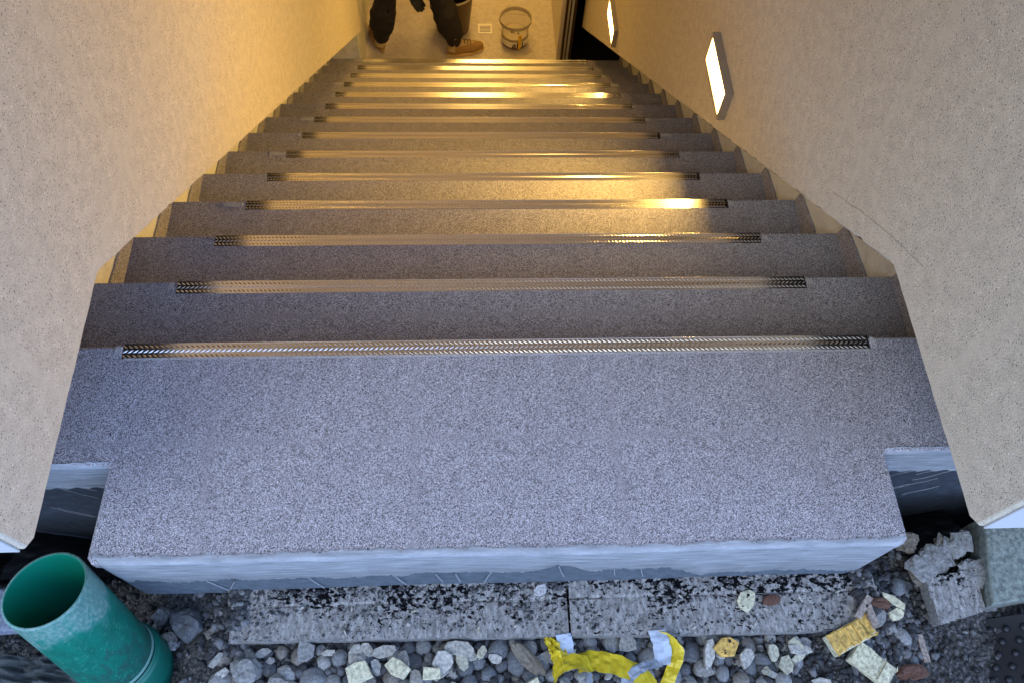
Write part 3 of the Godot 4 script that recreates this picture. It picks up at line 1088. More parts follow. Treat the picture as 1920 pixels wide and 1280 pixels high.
func shoe(who: Node3D, heel: Vector3, toward: Vector2, _l: String) -> void:
	var f := Vector3(toward.x, 0, toward.y).normalized()
	var s := Vector3(-f.z, 0, f.x)
	var u := Vector3.UP
	var at := func(a: float, h: float, b: float) -> Vector3: return heel + f * a + u * h + s * b
	var tan_ := Color8(150, 116, 66).srgb_to_linear()
	var pale := Color8(178, 152, 104).srgb_to_linear()
	var paint := func(p: Vector3) -> Color: return pale if p.y > 0.085 or (p - heel).dot(f) < 0.05 and p.y > 0.05 else tan_
	var b := [[at.call(0.035, 0.045, 0.0), at.call(0.07, 0.045, 0.0), 0.034, 0.036], [at.call(0.07, 0.045, 0.0), at.call(0.19, 0.040, 0.006), 0.037, 0.040], [at.call(0.19, 0.040, 0.006), at.call(0.245, 0.034, 0.004), 0.042, 0.032],
		[at.call(0.05, 0.06, 0.0), at.call(0.055, 0.115, 0.0), 0.034, 0.040], [at.call(0.10, 0.085, 0.0), at.call(0.19, 0.055, 0.004), 0.028, 0.024]]
	var m := mat(Color.WHITE, 0.75)
	m.vertex_color_use_as_albedo = true
	var up := put(sdf_mesh(b, 0.005, 0.02, paint), "shoe", m, who)
	var sole := mb()
	var poly := PackedVector2Array()
	for i in 28:
		var a := TAU * i / 28.0
		var along := 0.14 + 0.145 * cos(a)
		var half := 0.040 + 0.010 * cos(a) - 0.006 * cos(2.0 * a)
		poly.append(Vector2(along, half * sin(a) * 1.05 + 0.004))
	prism(sole, poly, 0.001, 0.020, 0.003, Transform3D(Basis(f, s, u), heel))
	build(sole, "sole", mat(Color8(196, 164, 108), 0.7), up)
	for i in 4:
		var l := mb()
		var a := 0.125 + i * 0.022
		var h := 0.114 - i * 0.010
		tube(l, [at.call(a, h - 0.012, -0.026), at.call(a + 0.006, h, -0.008), at.call(a + 0.006, h, 0.012), at.call(a, h - 0.012, 0.030)], 0.0028, 6)
		build(l, "lace", mat(Color8(70, 48, 26), 0.8), up)


# ---------------------------------------------------------------- outside, in front of the landing
var gn: FastNoiseLite


func ground_y(x: float, z: float) -> float:
	var y := -0.312
	y -= 0.15 * smoothstep(-0.62, -0.85, x) * smoothstep(1.2, 0.7, z)
	y -= 0.42 * smoothstep(0.385, 0.315, z) * smoothstep(0.70, 0.78, absf(x))
	y -= 0.03 * smoothstep(0.70, 1.0, x)
	y += 0.03 * smoothstep(0.62, 0.9, z)
	y += 0.010 * gn.get_noise_2d(x * 9.0, z * 9.0) + 0.008 * gn.get_noise_2d(x * 40.0 + 7.0, z * 40.0)
	return y


func make_ground() -> void:
	gn = FastNoiseLite.new()
	gn.seed = 3
	gn.frequency = 1.0
	gn.fractal_octaves = 3
	var st := mb()
	sheet(st, 320, 110, func(u: float, v: float) -> Vector3:
		var x := lerpf(-1.6, 1.6, u)
		var z := lerpf(0.265, 1.365, v)
		var edge := smoothstep(0.0, 0.12, minf(minf(u, 1.0 - u), 1.0 - v))
		return Vector3(x, lerpf(-0.30, ground_y(x, z), edge), z))
	for q in [[-60.0, -60.0, -1.6, 60.0], [1.6, -60.0, 60.0, 60.0], [-1.6, 1.365, 1.6, 60.0]]:
		quad(st, Vector3(q[0], -0.30, q[1]), Vector3(q[2], -0.30, q[1]), Vector3(q[2], -0.30, q[3]), Vector3(q[0], -0.30, q[3]), Vector3.UP)
	tag(build(st, "ground", M.soil), "", "", "", "structure")
	# crumbs of soil and grit, too many to count
	var grit := MultiMesh.new()
	grit.transform_format = MultiMesh.TRANSFORM_3D
	grit.use_colors = true
	grit.mesh = rock_mesh(500, 0.7, 0.25)
	grit.instance_count = 14000
	for i in grit.instance_count:
		var x := rng.randf_range(-1.25, 1.3)
		var z := rng.randf_range(0.275, 0.98)
		var r := 0.0025 + 0.0075 * pow(rng.randf(), 3.0)
		var y := 0.0
		if i > 9000 and i < 11200:
			x = rng.randf_range(-0.575, 0.78)
			z = 0.455 + 0.10 * (pow(rng.randf(), 2.0) if x < 0.6 else rng.randf())
			if z > 0.548 or gn.get_noise_2d(x * 6.0, z * 9.0) < -0.05: z = 0.452 + 0.012 * rng.randf()
			r *= 0.42
			y = -0.2665 + r * 0.3
		elif x > -0.60 and x < 0.74 and z < 0.562:
			z = rng.randf_range(0.565, 0.75)
			r *= 1.25
		if i >= 11200:
			x = -0.60 - 0.02 * rng.randf() + 0.06 * pow(rng.randf(), 2.0)
			z = rng.randf_range(0.45, 0.57)
			if i > 12400:
				x = rng.randf_range(0.76, 0.95)
				z = rng.randf_range(0.44, 0.62)
			y = (-0.266 if x > -0.575 and x < 0.80 and z < 0.53 else ground_y(x, z)) + r * 0.4
		var b := Basis.from_euler(Vector3(rng.randf() * TAU, rng.randf() * TAU, rng.randf() * TAU)).scaled(Vector3.ONE * r * 2.0)
		grit.set_instance_transform(i, Transform3D(b, Vector3(x, y if y < 0.0 else ground_y(x, z) + r * 0.4, z)))
		var g := 0.02 + 0.15 * pow(rng.randf(), 2.6)
		grit.set_instance_color(i, Color(g, g * 0.99, g * 0.97))
	var gi := MultiMeshInstance3D.new()
	gi.name = "grit"
	gi.multimesh = grit
	var gm := mat(Color.WHITE, 0.9)
	gm.vertex_color_use_as_albedo = true
	gi.material_override = gm
	add_child(gi, true)
	tag(gi, "fine dark grit and crumbs of soil scattered over the ground", "grit", "", "stuff")


func make_boards() -> void:
	var spec := [
		[PackedVector2Array([Vector2(-0.585, 0.440), Vector2(0.131, 0.445), Vector2(0.129, 0.561), Vector2(-0.20, 0.557), Vector2(-0.572, 0.553)]), -0.268, "long weathered grey edging board left of the open joint, spotted with black tar", 0],
		[PackedVector2Array([Vector2(0.137, 0.445), Vector2(0.80, 0.44), Vector2(0.815, 0.50), Vector2(0.735, 0.556), Vector2(0.66, 0.567), Vector2(0.40, 0.566), Vector2(0.136, 0.561)]), -0.266, "weathered grey edging board right of the open joint, under the cream chip and brown leaf", 1],
		[PackedVector2Array([Vector2(0.935, 0.462), Vector2(1.056, 0.442), Vector2(1.050, 0.532), Vector2(0.940, 0.560)]), -0.283, "rough grey slab piece lying at an angle against the pale plinth block", 2]]
	for s in spec:
		var o := base("edging_board" if s[3] < 2 else "slab_piece")
		tag(o, s[2], "board" if s[3] < 2 else "slab", "weathered edging boards" if s[3] < 2 else "")
		var poly: PackedVector2Array = s[0]
		var lo := poly[0]
		var hi := poly[0]
		for p in poly:
			lo = lo.min(p)
			hi = hi.max(p)
		var fine := FastNoiseLite.new()
		fine.seed = 60 + s[3]
		fine.frequency = 30.0
		fine.fractal_octaves = 3
		# subdivided outline for a worn edge
		var worn := PackedVector2Array()
		for i in poly.size():
			var a := poly[i]
			var b := poly[(i + 1) % poly.size()]
			var n := maxi(1, int(a.distance_to(b) / 0.012))
			for k in n:
				var q := a.lerp(b, float(k) / n)
				worn.append(q + Vector2(fine.get_noise_2d(q.x, q.y), fine.get_noise_2d(q.y, q.x + 9.0)) * 0.0022)
		var st := mb()
		prism(st, worn, s[1] - 0.035, s[1] - 0.0035, 0.0, plan())
		build(st, "board_body", M.chips[3], o)
		# face layer: a gently uneven sheet with the rebate line, carrying the weathered print
		st = mb()
		var nx := int((hi.x - lo.x) / 0.004)
		var nz := int((hi.y - lo.y) / 0.004)
		var hgt := func(x: float, z: float) -> float:
			var y: float = s[1] + 0.0022 * fine.get_noise_2d(x * 0.8, z * 0.3) + 0.0012 * fine.get_noise_2d(x * 4.0, z * 1.2)
			if s[3] < 2:
				y -= 0.004 * exp(-pow((z - 0.486 - 0.001 * sin(x * 30.0)) / 0.0016, 2.0))
				y += 0.003 * smoothstep(0.486, 0.480, z)
			return y
		for j in nz:
			for i in nx:
				var c := Vector2(lerpf(lo.x, hi.x, (i + 0.5) / nx), lerpf(lo.y, hi.y, (j + 0.5) / nz))
				if not Geometry2D.is_point_in_polygon(c, worn):
					continue
				var v := []
				var uv := []
				for k in [[i, j], [i + 1, j], [i + 1, j + 1], [i, j + 1]]:
					var x := lerpf(lo.x, hi.x, float(k[0]) / nx)
					var z := lerpf(lo.y, hi.y, float(k[1]) / nz)
					v.append(Vector3(x, hgt.call(x, z), z))
					uv.append(Vector2((x - lo.x) / 0.75, (z - lo.y) / 0.127))
				var nrm: Vector3 = -(v[1] - v[0]).cross(v[3] - v[0]).normalized()
				if nrm.y < 0: nrm = -nrm
				tri(st, v[0], v[1], v[2], nrm, nrm, nrm, uv[0], uv[1], uv[2])
				tri(st, v[0], v[2], v[3], nrm, nrm, nrm, uv[0], uv[2], uv[3])
		var m := mat(Color.WHITE, 0.85)
		m.albedo_texture = M.board_texture[s[3]]
		m.metallic_specular = 0.15
		build(st, "board_face", m, o)


func make_pipe() -> void:
	var o := base("drain_pipe", Vector3(-0.835, 0.0, 0.495))
	tag(o, "open green plastic drain pipe with cement on its rim, leaning out of the soil", "pipe")
	var y := Vector3(-0.035, 0.3, -0.082).normalized()
	var x := Vector3(0.6, 0, 0.8)
	x = (x - y * y.dot(x)).normalized()
	var xf := Transform3D(Basis(x, y, x.cross(y)), Vector3.ZERO)
	var r := 0.0755
	var st := mb()
	lathe(st, [Vector2(r, -0.36), Vector2(r, -0.2), Vector2(r, -0.1), Vector2(r, -0.004), Vector2(r - 0.001, 0.0), Vector2(r - 0.0045, 0.0)], 64, xf)
	var m := mat(Color.WHITE, 0.38)
	m.albedo_texture = pipe_texture()
	build(st, "outer_wall", m, o)
	st = mb()
	lathe(st, [Vector2(r - 0.0045, 0.0), Vector2(r - 0.006, -0.002), Vector2(r - 0.006, -0.5)], 64, xf)
	build(st, "bore", mat(Color8(0, 118, 92), 0.45), o)
	st = mb()
	lathe(st, [Vector2(r + 0.0005, -0.300), Vector2(r + 0.004, -0.297), Vector2(r + 0.005, -0.306), Vector2(r + 0.007, -0.308), Vector2(r + 0.010, -0.313), Vector2(r + 0.010, -0.350), Vector2(r + 0.013, -0.354), Vector2(r + 0.013, -0.366), Vector2(r + 0.009, -0.370), Vector2(r + 0.009, -0.55)].map(func(v): return v), 64, xf)
	build(st, "socket", mat(Color8(8, 92, 76), 0.45), o)
	st = mb()
	lathe(st, [Vector2(r + 0.0005, -0.288), Vector2(r + 0.0035, -0.292), Vector2(r + 0.0005, -0.297)], 64, xf)
	build(st, "sealing_ring", mat(Color8(90, 130, 118), 0.6), o)


func drop(mesh: Mesh, called: String, m: Material, x: float, z: float, size: Vector3, turn: float, lift: float, label: String, category: String, group := "", tilt := 0.0) -> MeshInstance3D:
	var o := put(mesh, called, m)
	o.position = Vector3(x, lift, z)
	o.rotation = Vector3(tilt, turn, tilt * 0.6)
	o.scale = size
	tag(o, label, category, group)
	return o


func single_out(things: Array) -> void:
	# the landmark nearest to each thing, and how near it is to it among its like
	var marks := [["broken stick", 0.043, 0.602], ["crumpled tape end", 0.107, 0.592], ["grey loop of the tape", 0.335, 0.585], ["yellow spotted chip", 0.465, 0.591], ["scored cream block", 0.772, 0.634], ["ridged yellow foam", 0.728, 0.578],
		["biggest flaky block", -0.535, 0.606], ["left cream foam piece", -0.305, 0.619], ["right cream foam piece", -0.225, 0.612], ["big crumpled whitish flake", -0.13, 0.602], ["wide pale flake", -0.10, 0.578], ["joint between boards", 0.133, 0.555], ["cream spotted chip", 0.517, 0.503],
		["oval brown leaf", 0.572, 0.501], ["red brown bark", 0.806, 0.515], ["mortar flake", 0.074, 0.466], ["left board's left end", -0.575, 0.52], ["second flaky block", -0.475, 0.640]]
	var words := ["nearest", "second nearest", "third nearest", "fourth nearest", "fifth nearest", "sixth nearest", "seventh nearest", "eighth nearest", "ninth nearest", "tenth nearest", "eleventh nearest", "twelfth nearest"]
	for o in things:
		var best := 9.0
		var name_ := ""
		var rank := 0
		for m in marks:
			var d := Vector2(o.position.x - m[1], o.position.z - m[2]).length()
			var r := 0
			for p in things:
				if p != o and Vector2(p.position.x - m[1], p.position.z - m[2]).length() < d:
					r += 1
			if d + r * 0.004 < best:
				best = d + r * 0.004
				name_ = m[0]
				rank = r
		var w: String = words[rank] if rank < words.size() else "%dth nearest" % (rank + 1)
		o.set_meta("label", "%s, %s to the %s" % [o.get_meta("label"), w, name_])


func make_debris() -> void:
	var rocks := []
	for i in 8:
		rocks.append(rock_mesh(700 + i, 0.66, 0.10))
	var sharps := []
	for i in 5:
		sharps.append(rock_mesh(720 + i, 0.7, 0.16, true))
	var chips := []
	for i in 8:
		chips.append(chip_mesh(740 + i, 0.16 + 0.03 * (i % 3), 6 + i % 4))
	# rounded pebbles along the gravel strip
	var placed := []
	var marked := []
	var sizes := ["large", "middle sized", "small"]
	var tries := 0
	while placed.size() < 200 and tries < 12000:
		tries += 1
		var x := rng.randf_range(-0.60, 0.62)
		var z := rng.randf_range(0.568, 0.70)
		var rr := 0.022 - 0.0145 * pow(placed.size() / 210.0, 0.65) + 0.003 * rng.randf()
		if x > 0.42 and rng.randf() < 0.82:
			continue
		var ok := true
		for p in placed:
			if Vector2(p[0], p[1]).distance_to(Vector2(x, z)) < (p[2] + rr) * 0.88:
				ok = false
				break
		if not ok:
			continue
		placed.append([x, z, rr])
		var sz: String = sizes[0] if rr > 0.0155 else sizes[1] if rr > 0.011 else sizes[2]
		var mi: int = rng.randi() % M.stones.size()
		var tone: String = ["grey", "pale grey", "blue grey", "whitish", "brownish grey", "dark grey"][mi]
		var s := rr * 2.0
		var o := drop(rocks[rng.randi() % 8], "pebble", M.stones[mi], x, z, Vector3(s * rng.randf_range(0.9, 1.25), s * rng.randf_range(0.9, 1.1), s * rng.randf_range(0.9, 1.2)), rng.randf() * TAU, ground_y(x, z) + rr * 0.35,
			"%s %s rounded pebble" % [sz, tone], "pebble", "rounded pebbles in the gravel strip", rng.randf_range(-0.3, 0.3))
		marked.append(o)
	single_out(marked)
	marked = []
	# flakes of pale wood and foam between the pebbles
	for i in 58:
		var x := rng.randf_range(-0.62, 0.68)
		var z := 0.572 + 0.10 * pow(rng.randf(), 1.4)
		var s := rng.randf_range(0.022, 0.055)
		var o := drop(chips[rng.randi() % 8], "flake", M.chips[rng.randi() % 5], x, z, Vector3(s, s * 0.8, s), rng.randf() * TAU, ground_y(x, z) + 0.016 + 0.008 * rng.randf(), "pale flake on gravel", "flake", "pale flakes on the gravel", rng.randf_range(-0.35, 0.35))
		marked.append(o)
	single_out(marked)
	marked = []
	# tiny splinters on the boards
	for i in 46:
		var x := rng.randf_range(-0.52, 0.78)
		var z := rng.randf_range(0.462, 0.555)
		if x > 0.6: z = rng.randf_range(0.455, 0.545)
		var s := rng.randf_range(0.006, 0.018)
		var o := drop(chips[rng.randi() % 8], "splinter", M.chips[rng.randi() % 5], x, z, Vector3(s, s * 0.5, s * 0.6), rng.randf() * TAU, -0.2635, "tiny pale splinter on the %s board" % ("left" if x < 0.134 else "right"), "splinter", "tiny splinters on the edging boards", 0.05)
		marked.append(o)
	single_out(marked)
	# things one can point to
	drop(sharps[0], "flaky_block", M.chips[3], -0.535, 0.606, Vector3(0.068, 0.05, 0.058), 0.5, -0.285, "big flaky grey white block at the left end of the gravel strip", "block")
	drop(sharps[1], "flaky_block", M.chips[1], -0.475, 0.640, Vector3(0.05, 0.04, 0.045), 1.2, -0.285, "flaky pale block lower right of the biggest flaky block", "block")
	for q in [[-0.305, 0.619, 0.046, 0.032, 0.4, "left cream foam piece at the bottom edge of the gravel"], [-0.225, 0.612, 0.046, 0.030, -0.55, "right cream foam piece with a sharp corner, left of the white flake"], [-0.155, 0.625, 0.034, 0.026, 0.1, "small cream foam piece near the big white flake"], [0.045, 0.66, 0.04, 0.03, 0.4, "cream foam piece below the broken stick"]]:
		var st := mb()
		var c := []
		for k in 6:
			c.append(Vector2([-0.5, 0.1, 0.5, 0.46, -0.1, -0.5][k] + rng.randf_range(-0.08, 0.08), [-0.45, -0.5, -0.4, 0.48, 0.5, 0.36][k] + rng.randf_range(-0.1, 0.1)))
		prism(st, PackedVector2Array(c), -0.5, 0.5, 0.05, plan().rotated_local(Vector3(1, 0, 0), rng.randf_range(-0.25, 0.25)))
		drop(st.commit(), "foam_piece", M.cream_foam, q[0], q[1], Vector3(q[2], 0.014, q[3]), q[4], -0.272, q[5], "foam piece", "cream foam pieces in the gravel", 0.15)
	drop(chips[2], "white_flake", M.chips[4], -0.13, 0.602, Vector3(0.055, 0.06, 0.07), 0.9, -0.28, "big crumpled whitish flake between cream foam pieces and the broken stick", "flake", "", 0.2)
	drop(chips[5], "white_flake", M.chips[0], -0.255, 0.577, Vector3(0.06, 0.05, 0.05), 0.1, -0.283, "long whitish flake tucked under the front edge of the left board", "flake", "", 0.1)
	drop(chips[3], "white_flake", M.chips[0], -0.10, 0.578, Vector3(0.07, 0.05, 0.06), -0.2, -0.283, "wide pale flake touching the board edge left of the broken stick", "flake", "", 0.1)
	drop(chips[6], "white_flake", M.chips[4], 0.425, 0.603, Vector3(0.07, 0.07, 0.05), 1.35, -0.283, "tall white flake with black spots left of the yellow chip", "flake", "", 0.12)
	drop(chips[1], "white_flake", M.chips[0], 0.505, 0.612, Vector3(0.055, 0.05, 0.04), 1.2, -0.285, "pale flake leaning below the yellow chip", "flake", "", 0.12)
	drop(sharps[3], "stick", M.old_wood, 0.043, 0.602, Vector3(0.030, 0.03, 0.098), 0.72, -0.283, "short broken weathered stick lying among pebbles left of the yellow tape", "stick")
	spotted(chips[4], "yellow_chip", M.yellow_foam, 0.465, 0.591, Vector3(0.062, 0.06, 0.062), 0.35, -0.276, "yellow foam chip with black tar spots below the right board", "foam chip")
	spotted(chips[7], "cream_chip", M.cream_foam, 0.517, 0.503, Vector3(0.052, 0.03, 0.06), 0.8, -0.261, "cream foam chip with black spots lying on the right board", "foam chip")
	drop(rocks[2], "leaf", M.brown_wood, 0.572, 0.501, Vector3(0.036, 0.008, 0.024), 0.2, -0.260, "oval brown leaf lying on the right board", "leaf")
	drop(sharps[2], "bark_piece", M.brown_wood, 0.806, 0.515, Vector3(0.055, 0.024, 0.026), -0.1, -0.256, "red brown piece of bark at the right end of the board", "bark")
	drop(chips[0], "cream_shard", M.cream_foam, 0.835, 0.512, Vector3(0.055, 0.05, 0.04), -0.7, -0.250, "upper cream shard right beside the red brown bark", "shard", "", 0.2)
	drop(chips[2], "cream_shard", M.cream_foam, 0.838, 0.540, Vector3(0.042, 0.04, 0.04), 0.3, -0.258, "lower cream shard under the red brown bark", "shard")
	drop(chips[6], "grey_chip", M.chips[3], 0.800, 0.545, Vector3(0.045, 0.06, 0.045), 1.1, -0.262, "light grey chip of insulation below the red brown bark", "chip")
	for q in [[0.764, 0.523, 0.055, 0.85, "left of two short pinkish wood sticks above the ridged yellow foam"], [0.778, 0.543, 0.048, 1.75, "right of two short pinkish wood sticks above the ridged yellow foam"], [0.913, 0.600, 0.058, 1.62, "short pale wood stick lying alone on dark soil below the slab piece"]]:
		var st := mb()
		box(st, Vector3(-0.5, -0.5, -0.5), Vector3(0.5, 0.5, 0.5), 0.05)
		drop(st.commit(), "wood_stick", world_mat(M.chips[0].albedo_texture, 0.15, 0.9, null, 0.0, Color8(190, 172, 156)), q[0], q[1], Vector3(q[2], 0.012, 0.014), q[3], -0.250 if q[0] < 0.9 else ground_y(q[0], q[1]) + 0.008, q[4], "wood stick", "short wood sticks")
	drop(sharps[4], "rotten_wood", M.brown_wood, 0.870, 0.650, Vector3(0.075, 0.03, 0.035), 0.1, ground_y(0.87, 0.65) + 0.008, "rotten brown wood piece on dark soil at the lower right", "wood piece")
	drop(chips[5], "mortar_flake", M.mortar, 0.074, 0.466, Vector3(0.036, 0.035, 0.045), 0.4, -0.259, "pale mortar flake lying on the left board against the slab edge", "mortar flake")
	# ridged yellow foam and the cream foam block, each of a few ribs
	ridged("ridged_foam", M.yellow_foam, M.cream_foam, Vector3(0.728, -0.262, 0.578), 0.105, 0.045, -0.42, 5, "ridged yellow orange foam block against the corner of the right board")
	ridged("scored_foam", M.cream_foam, M.cream_foam, Vector3(0.772, -0.290, 0.634), 0.090, 0.050, 0.72, 3, "cream foam block with two scored lines on dark soil")
	# dark stones in the hollow beside the pipe
	for q in [[-0.735, 0.478, 0.045, 0, "blue grey stone lying between pipe and slab corner"], [-0.655, 0.51, 0.075, 5, "largest dark stone in the hollow right of the pipe"], [-0.705, 0.53, 0.036, 4, "brownish stone beside the largest dark stone"], [-0.69, 0.487, 0.04, 5, "dark blue stone above the largest dark stone"], [-0.695, 0.545, 0.026, 1, "small light stone below the brownish stone"], [-0.752, 0.496, 0.022, 3, "small pale stone next to the pipe wall"], [-0.60, 0.53, 0.035, 4, "brown stone at the end of the left board"]]:
		drop(sharps[rng.randi() % 5], "hollow_stone", M.stones[q[3]], q[0] - 0.02, q[1], Vector3(q[2], q[2] * 0.8, q[2] * 0.85), rng.randf() * TAU, ground_y(q[0], q[1]) + q[2] * 0.2, q[4], "stone", "", 0.2)
	# larger stones on the right
	for q in [[0.90, 0.468, 0.045, 0, "oval grey stone left of the rough slab piece"], [0.862, 0.56, 0.04, 1, "light grey stone right of the ridged yellow foam"], [0.832, 0.585, 0.034, 2, "blue grey stone below the ridged yellow foam"], [0.885, 0.575, 0.045, 1, "flat whitish stone left of the lone wood stick"], [0.79, 0.60, 0.04, 2, "rounded grey stone under the ridged foam"], [0.57, 0.635, 0.04, 5, "dark clod like stone on soil right of the gravel"], [0.62, 0.61, 0.035, 5, "dark angular stone on bare soil"], [0.90, 0.625, 0.028, 2, "small dark stone below the lone wood stick"]]:
		drop(rocks[rng.randi() % 8], "stone", M.stones[q[3]], q[0] - 0.015, q[1], Vector3(q[2], q[2] * 0.8, q[2] * 0.8), rng.randf() * TAU, ground_y(q[0], q[1]) + q[2] * 0.15, q[4], "stone", "", 0.15)


func spotted(mesh: Mesh, called: String, m: Material, x: float, z: float, size: Vector3, turn: float, lift: float, label: String, category: String) -> void:
	var o := base(called, Vector3(x, lift, z))
	tag(o, label, category)
	o.rotation.y = turn
	var c := put(mesh, "chip", m, o)
	c.scale = size
	for i in 5:
		var st := mb()
		var poly := PackedVector2Array()
		var r: float = [0.0042, 0.0012, 0.0022, 0.0010, 0.0016][i]
		for k in 7:
			poly.append(Vector2(cos(TAU * k / 7), sin(TAU * k / 7)) * r * rng.randf_range(0.6, 1.2))
		prism(st, poly, 0.0, 0.0008, 0.0, plan())
		var s := build(st, "tar_spot", M.tar, o)
		s.position = Vector3(rng.randf_range(-0.3, 0.3) * size.x, size.y * 0.105, rng.randf_range(-0.18, 0.18) * size.z)


func ridged(called: String, m: Material, m2: Material, at: Vector3, length: float, wide: float, turn: float, ribs: int, label: String) -> void:
	var o := base(called, at)
	tag(o, label, "foam block")
	o.rotation.y = -turn
	var core := mb()
	box(core, Vector3(-length / 2, -0.012, -wide / 2), Vector3(length / 2, 0.006, wide / 2), 0.003)
	build(core, "core", m2, o)
	core = mb()
	box(core, Vector3(-length / 2 + 0.002, 0.0061, -wide / 2 + 0.001), Vector3(length / 2 - 0.002, 0.0082, wide / 2 - 0.005), 0.0008)
	build(core, "skin", m, o)
	var cut := [0.0]
	for i in ribs:
		cut.append(cut[-1] + rng.randf_range(0.7, 1.3))
	for i in ribs:
		var st := mb()
		var a: float = -length / 2 + length * cut[i] / cut[-1] + 0.001
		var b: float = -length / 2 + length * cut[i + 1] / cut[-1] - 0.001
		var poly := PackedVector2Array()
		var lo := -wide / 2 + 0.003 * rng.randf() - (0.002 if i == 0 else 0.0)
		var hi := wide / 2 - 0.008 * rng.randf()
		for k in 4:
			poly.append(Vector2(lerpf(a, b, k / 3.0), lo + 0.002 * rng.randf()))
		for k in 7:
			poly.append(Vector2(b + 0.0014 * (rng.randf() - 0.5), lerpf(lo, hi, k / 6.0)))
		for k in 4:
			poly.append(Vector2(lerpf(b, a, k / 3.0), hi + 0.004 * (rng.randf() - 0.5)))
		prism(st, poly, 0.003, 0.0085 + 0.0045 * rng.randf(), 0.0022, plan().rotated_local(Vector3(0, 1, 0), 0.10 * (rng.randf() - 0.3)))
		build(st, "rib", m, o)


func ribbon(st: SurfaceTool, pts: Array, wide: Vector3, off: float) -> void:
	# a strip along pts; wide is half its width, off moves it along its normal (to back one colour with another)
	var dense := Curve3D.new()
	for i in pts.size():
		var t: Vector3 = (pts[mini(i + 1, pts.size() - 1)] - pts[maxi(i - 1, 0)]) / 6.0
		dense.add_point(pts[i], -t, t)
	dense.bake_interval = 0.006
	var p := dense.get_baked_points()
	var cr := FastNoiseLite.new()
	cr.seed = 15
	cr.frequency = 38.0
	cr.fractal_octaves = 2
	var rows := []
	for i in p.size():
		var d := (p[mini(i + 1, p.size() - 1)] - p[maxi(i - 1, 0)]).normalized()
		var n := wide.cross(d).normalized()
		var row := []
		for k in 6:
			var a := k / 2.5 - 1.0
			var w := wide * a * (1.0 + 0.10 * cr.get_noise_2d(i * 0.004, 3.0))
			var q := p[i] + w
			row.append(q + n * (off + 0.0045 * cr.get_noise_3d(q.x, q.y, q.z) + 0.002 * cr.get_noise_3d(q.x * 2.7, q.y, q.z * 2.7)))
		rows.append(row)
	for i in p.size() - 1:
		for k in 5:
			var q := [rows[i][k], rows[i][k + 1], rows[i + 1][k + 1], rows[i + 1][k]]
			var n: Vector3 = (q[2] - q[0]).cross(q[3] - q[1]).normalized()
			if n.dot(wide.cross(q[3] - q[0])) * off < 0.0:
				n = -n
			tri(st, q[0], q[1], q[2], n)
			tri(st, q[0], q[2], q[3], n)


func make_tape() -> void:
	var o := base("barrier_tape", Vector3(0, -0.292, 0))
	tag(o, "crumpled yellow plastic tape with grey back, looped over the gravel", "tape")
	var yellow := mat(Color8(196, 172, 30), 0.38)
	var grey := mat(Color8(150, 160, 172), 0.4)
	var wy := Vector3(0.002, 0.010, 0.016)
	var strips := [
		[[Vector3(0.098, 0.02, 0.665), Vector3(0.097, 0.03, 0.632), Vector3(0.115, 0.036, 0.618), Vector3(0.155, 0.034, 0.614), Vector3(0.172, 0.028, 0.630), Vector3(0.166, 0.02, 0.665)], wy, "yellow_strip", true],
		[[Vector3(0.150, 0.012, 0.612), Vector3(0.185, 0.020, 0.612), Vector3(0.215, 0.028, 0.619), Vector3(0.255, 0.03, 0.634), Vector3(0.29, 0.022, 0.655), Vector3(0.31, 0.02, 0.69)], Vector3(-0.004, 0.008, 0.021), "yellow_strip", true],
		[[Vector3(0.225, 0.022, 0.69), Vector3(0.243, 0.034, 0.652), Vector3(0.27, 0.040, 0.632), Vector3(0.312, 0.036, 0.622)], Vector3(0.006, 0.008, 0.008), "grey_strip", false],
		[[Vector3(0.312, 0.045, 0.558), Vector3(0.318, 0.045, 0.580), Vector3(0.322, 0.036, 0.605), Vector3(0.318, 0.03, 0.625)], Vector3(0.017, 0.006, 0.0), "grey_strip", false],
		[[Vector3(0.318, 0.048, 0.560), Vector3(0.342, 0.046, 0.578), Vector3(0.353, 0.040, 0.602), Vector3(0.342, 0.032, 0.630), Vector3(0.322, 0.024, 0.668)], Vector3(0.012, 0.007, 0.004), "grey_strip", true],
		[[Vector3(0.118, 0.03, 0.558), Vector3(0.122, 0.024, 0.575), Vector3(0.126, 0.008, 0.600)], Vector3(0.016, 0.0, -0.002), "grey_strip", false]]
	for s in strips:
		var st := mb()
		var top: bool = s[2] == "yellow_strip"
		ribbon(st, s[0], s[1], 0.0005)
		build(st, s[2], yellow if top else grey, o)
		if s[3]:
			st = mb()
			ribbon(st, s[0], s[1], -0.0005)
			build(st, "grey_strip" if top else "yellow_strip", grey if top else yellow, o)
	# the knot: a crumpled sheet
	var f := FastNoiseLite.new()
	f.seed = 21
	f.frequency = 60.0
	var st := mb()
	sheet(st, 26, 26, func(u: float, v: float) -> Vector3:
		var p := Vector2(u - 0.5, v - 0.5)
		var lump := 0.024 * exp(-p.length_squared() * 9.0)
		return Vector3(0.107 + p.x * 0.036 + p.y * 0.020 + 0.004 * f.get_noise_2d(u * 0.09, v * 0.09), 0.010 + lump + 0.014 * f.get_noise_2d(u * 0.05 + 3.0, v * 0.05), 0.592 + p.y * 0.062 + 0.003 * f.get_noise_2d(v * 0.07, u * 0.07)))
	build(st, "crumpled_end", yellow, o)


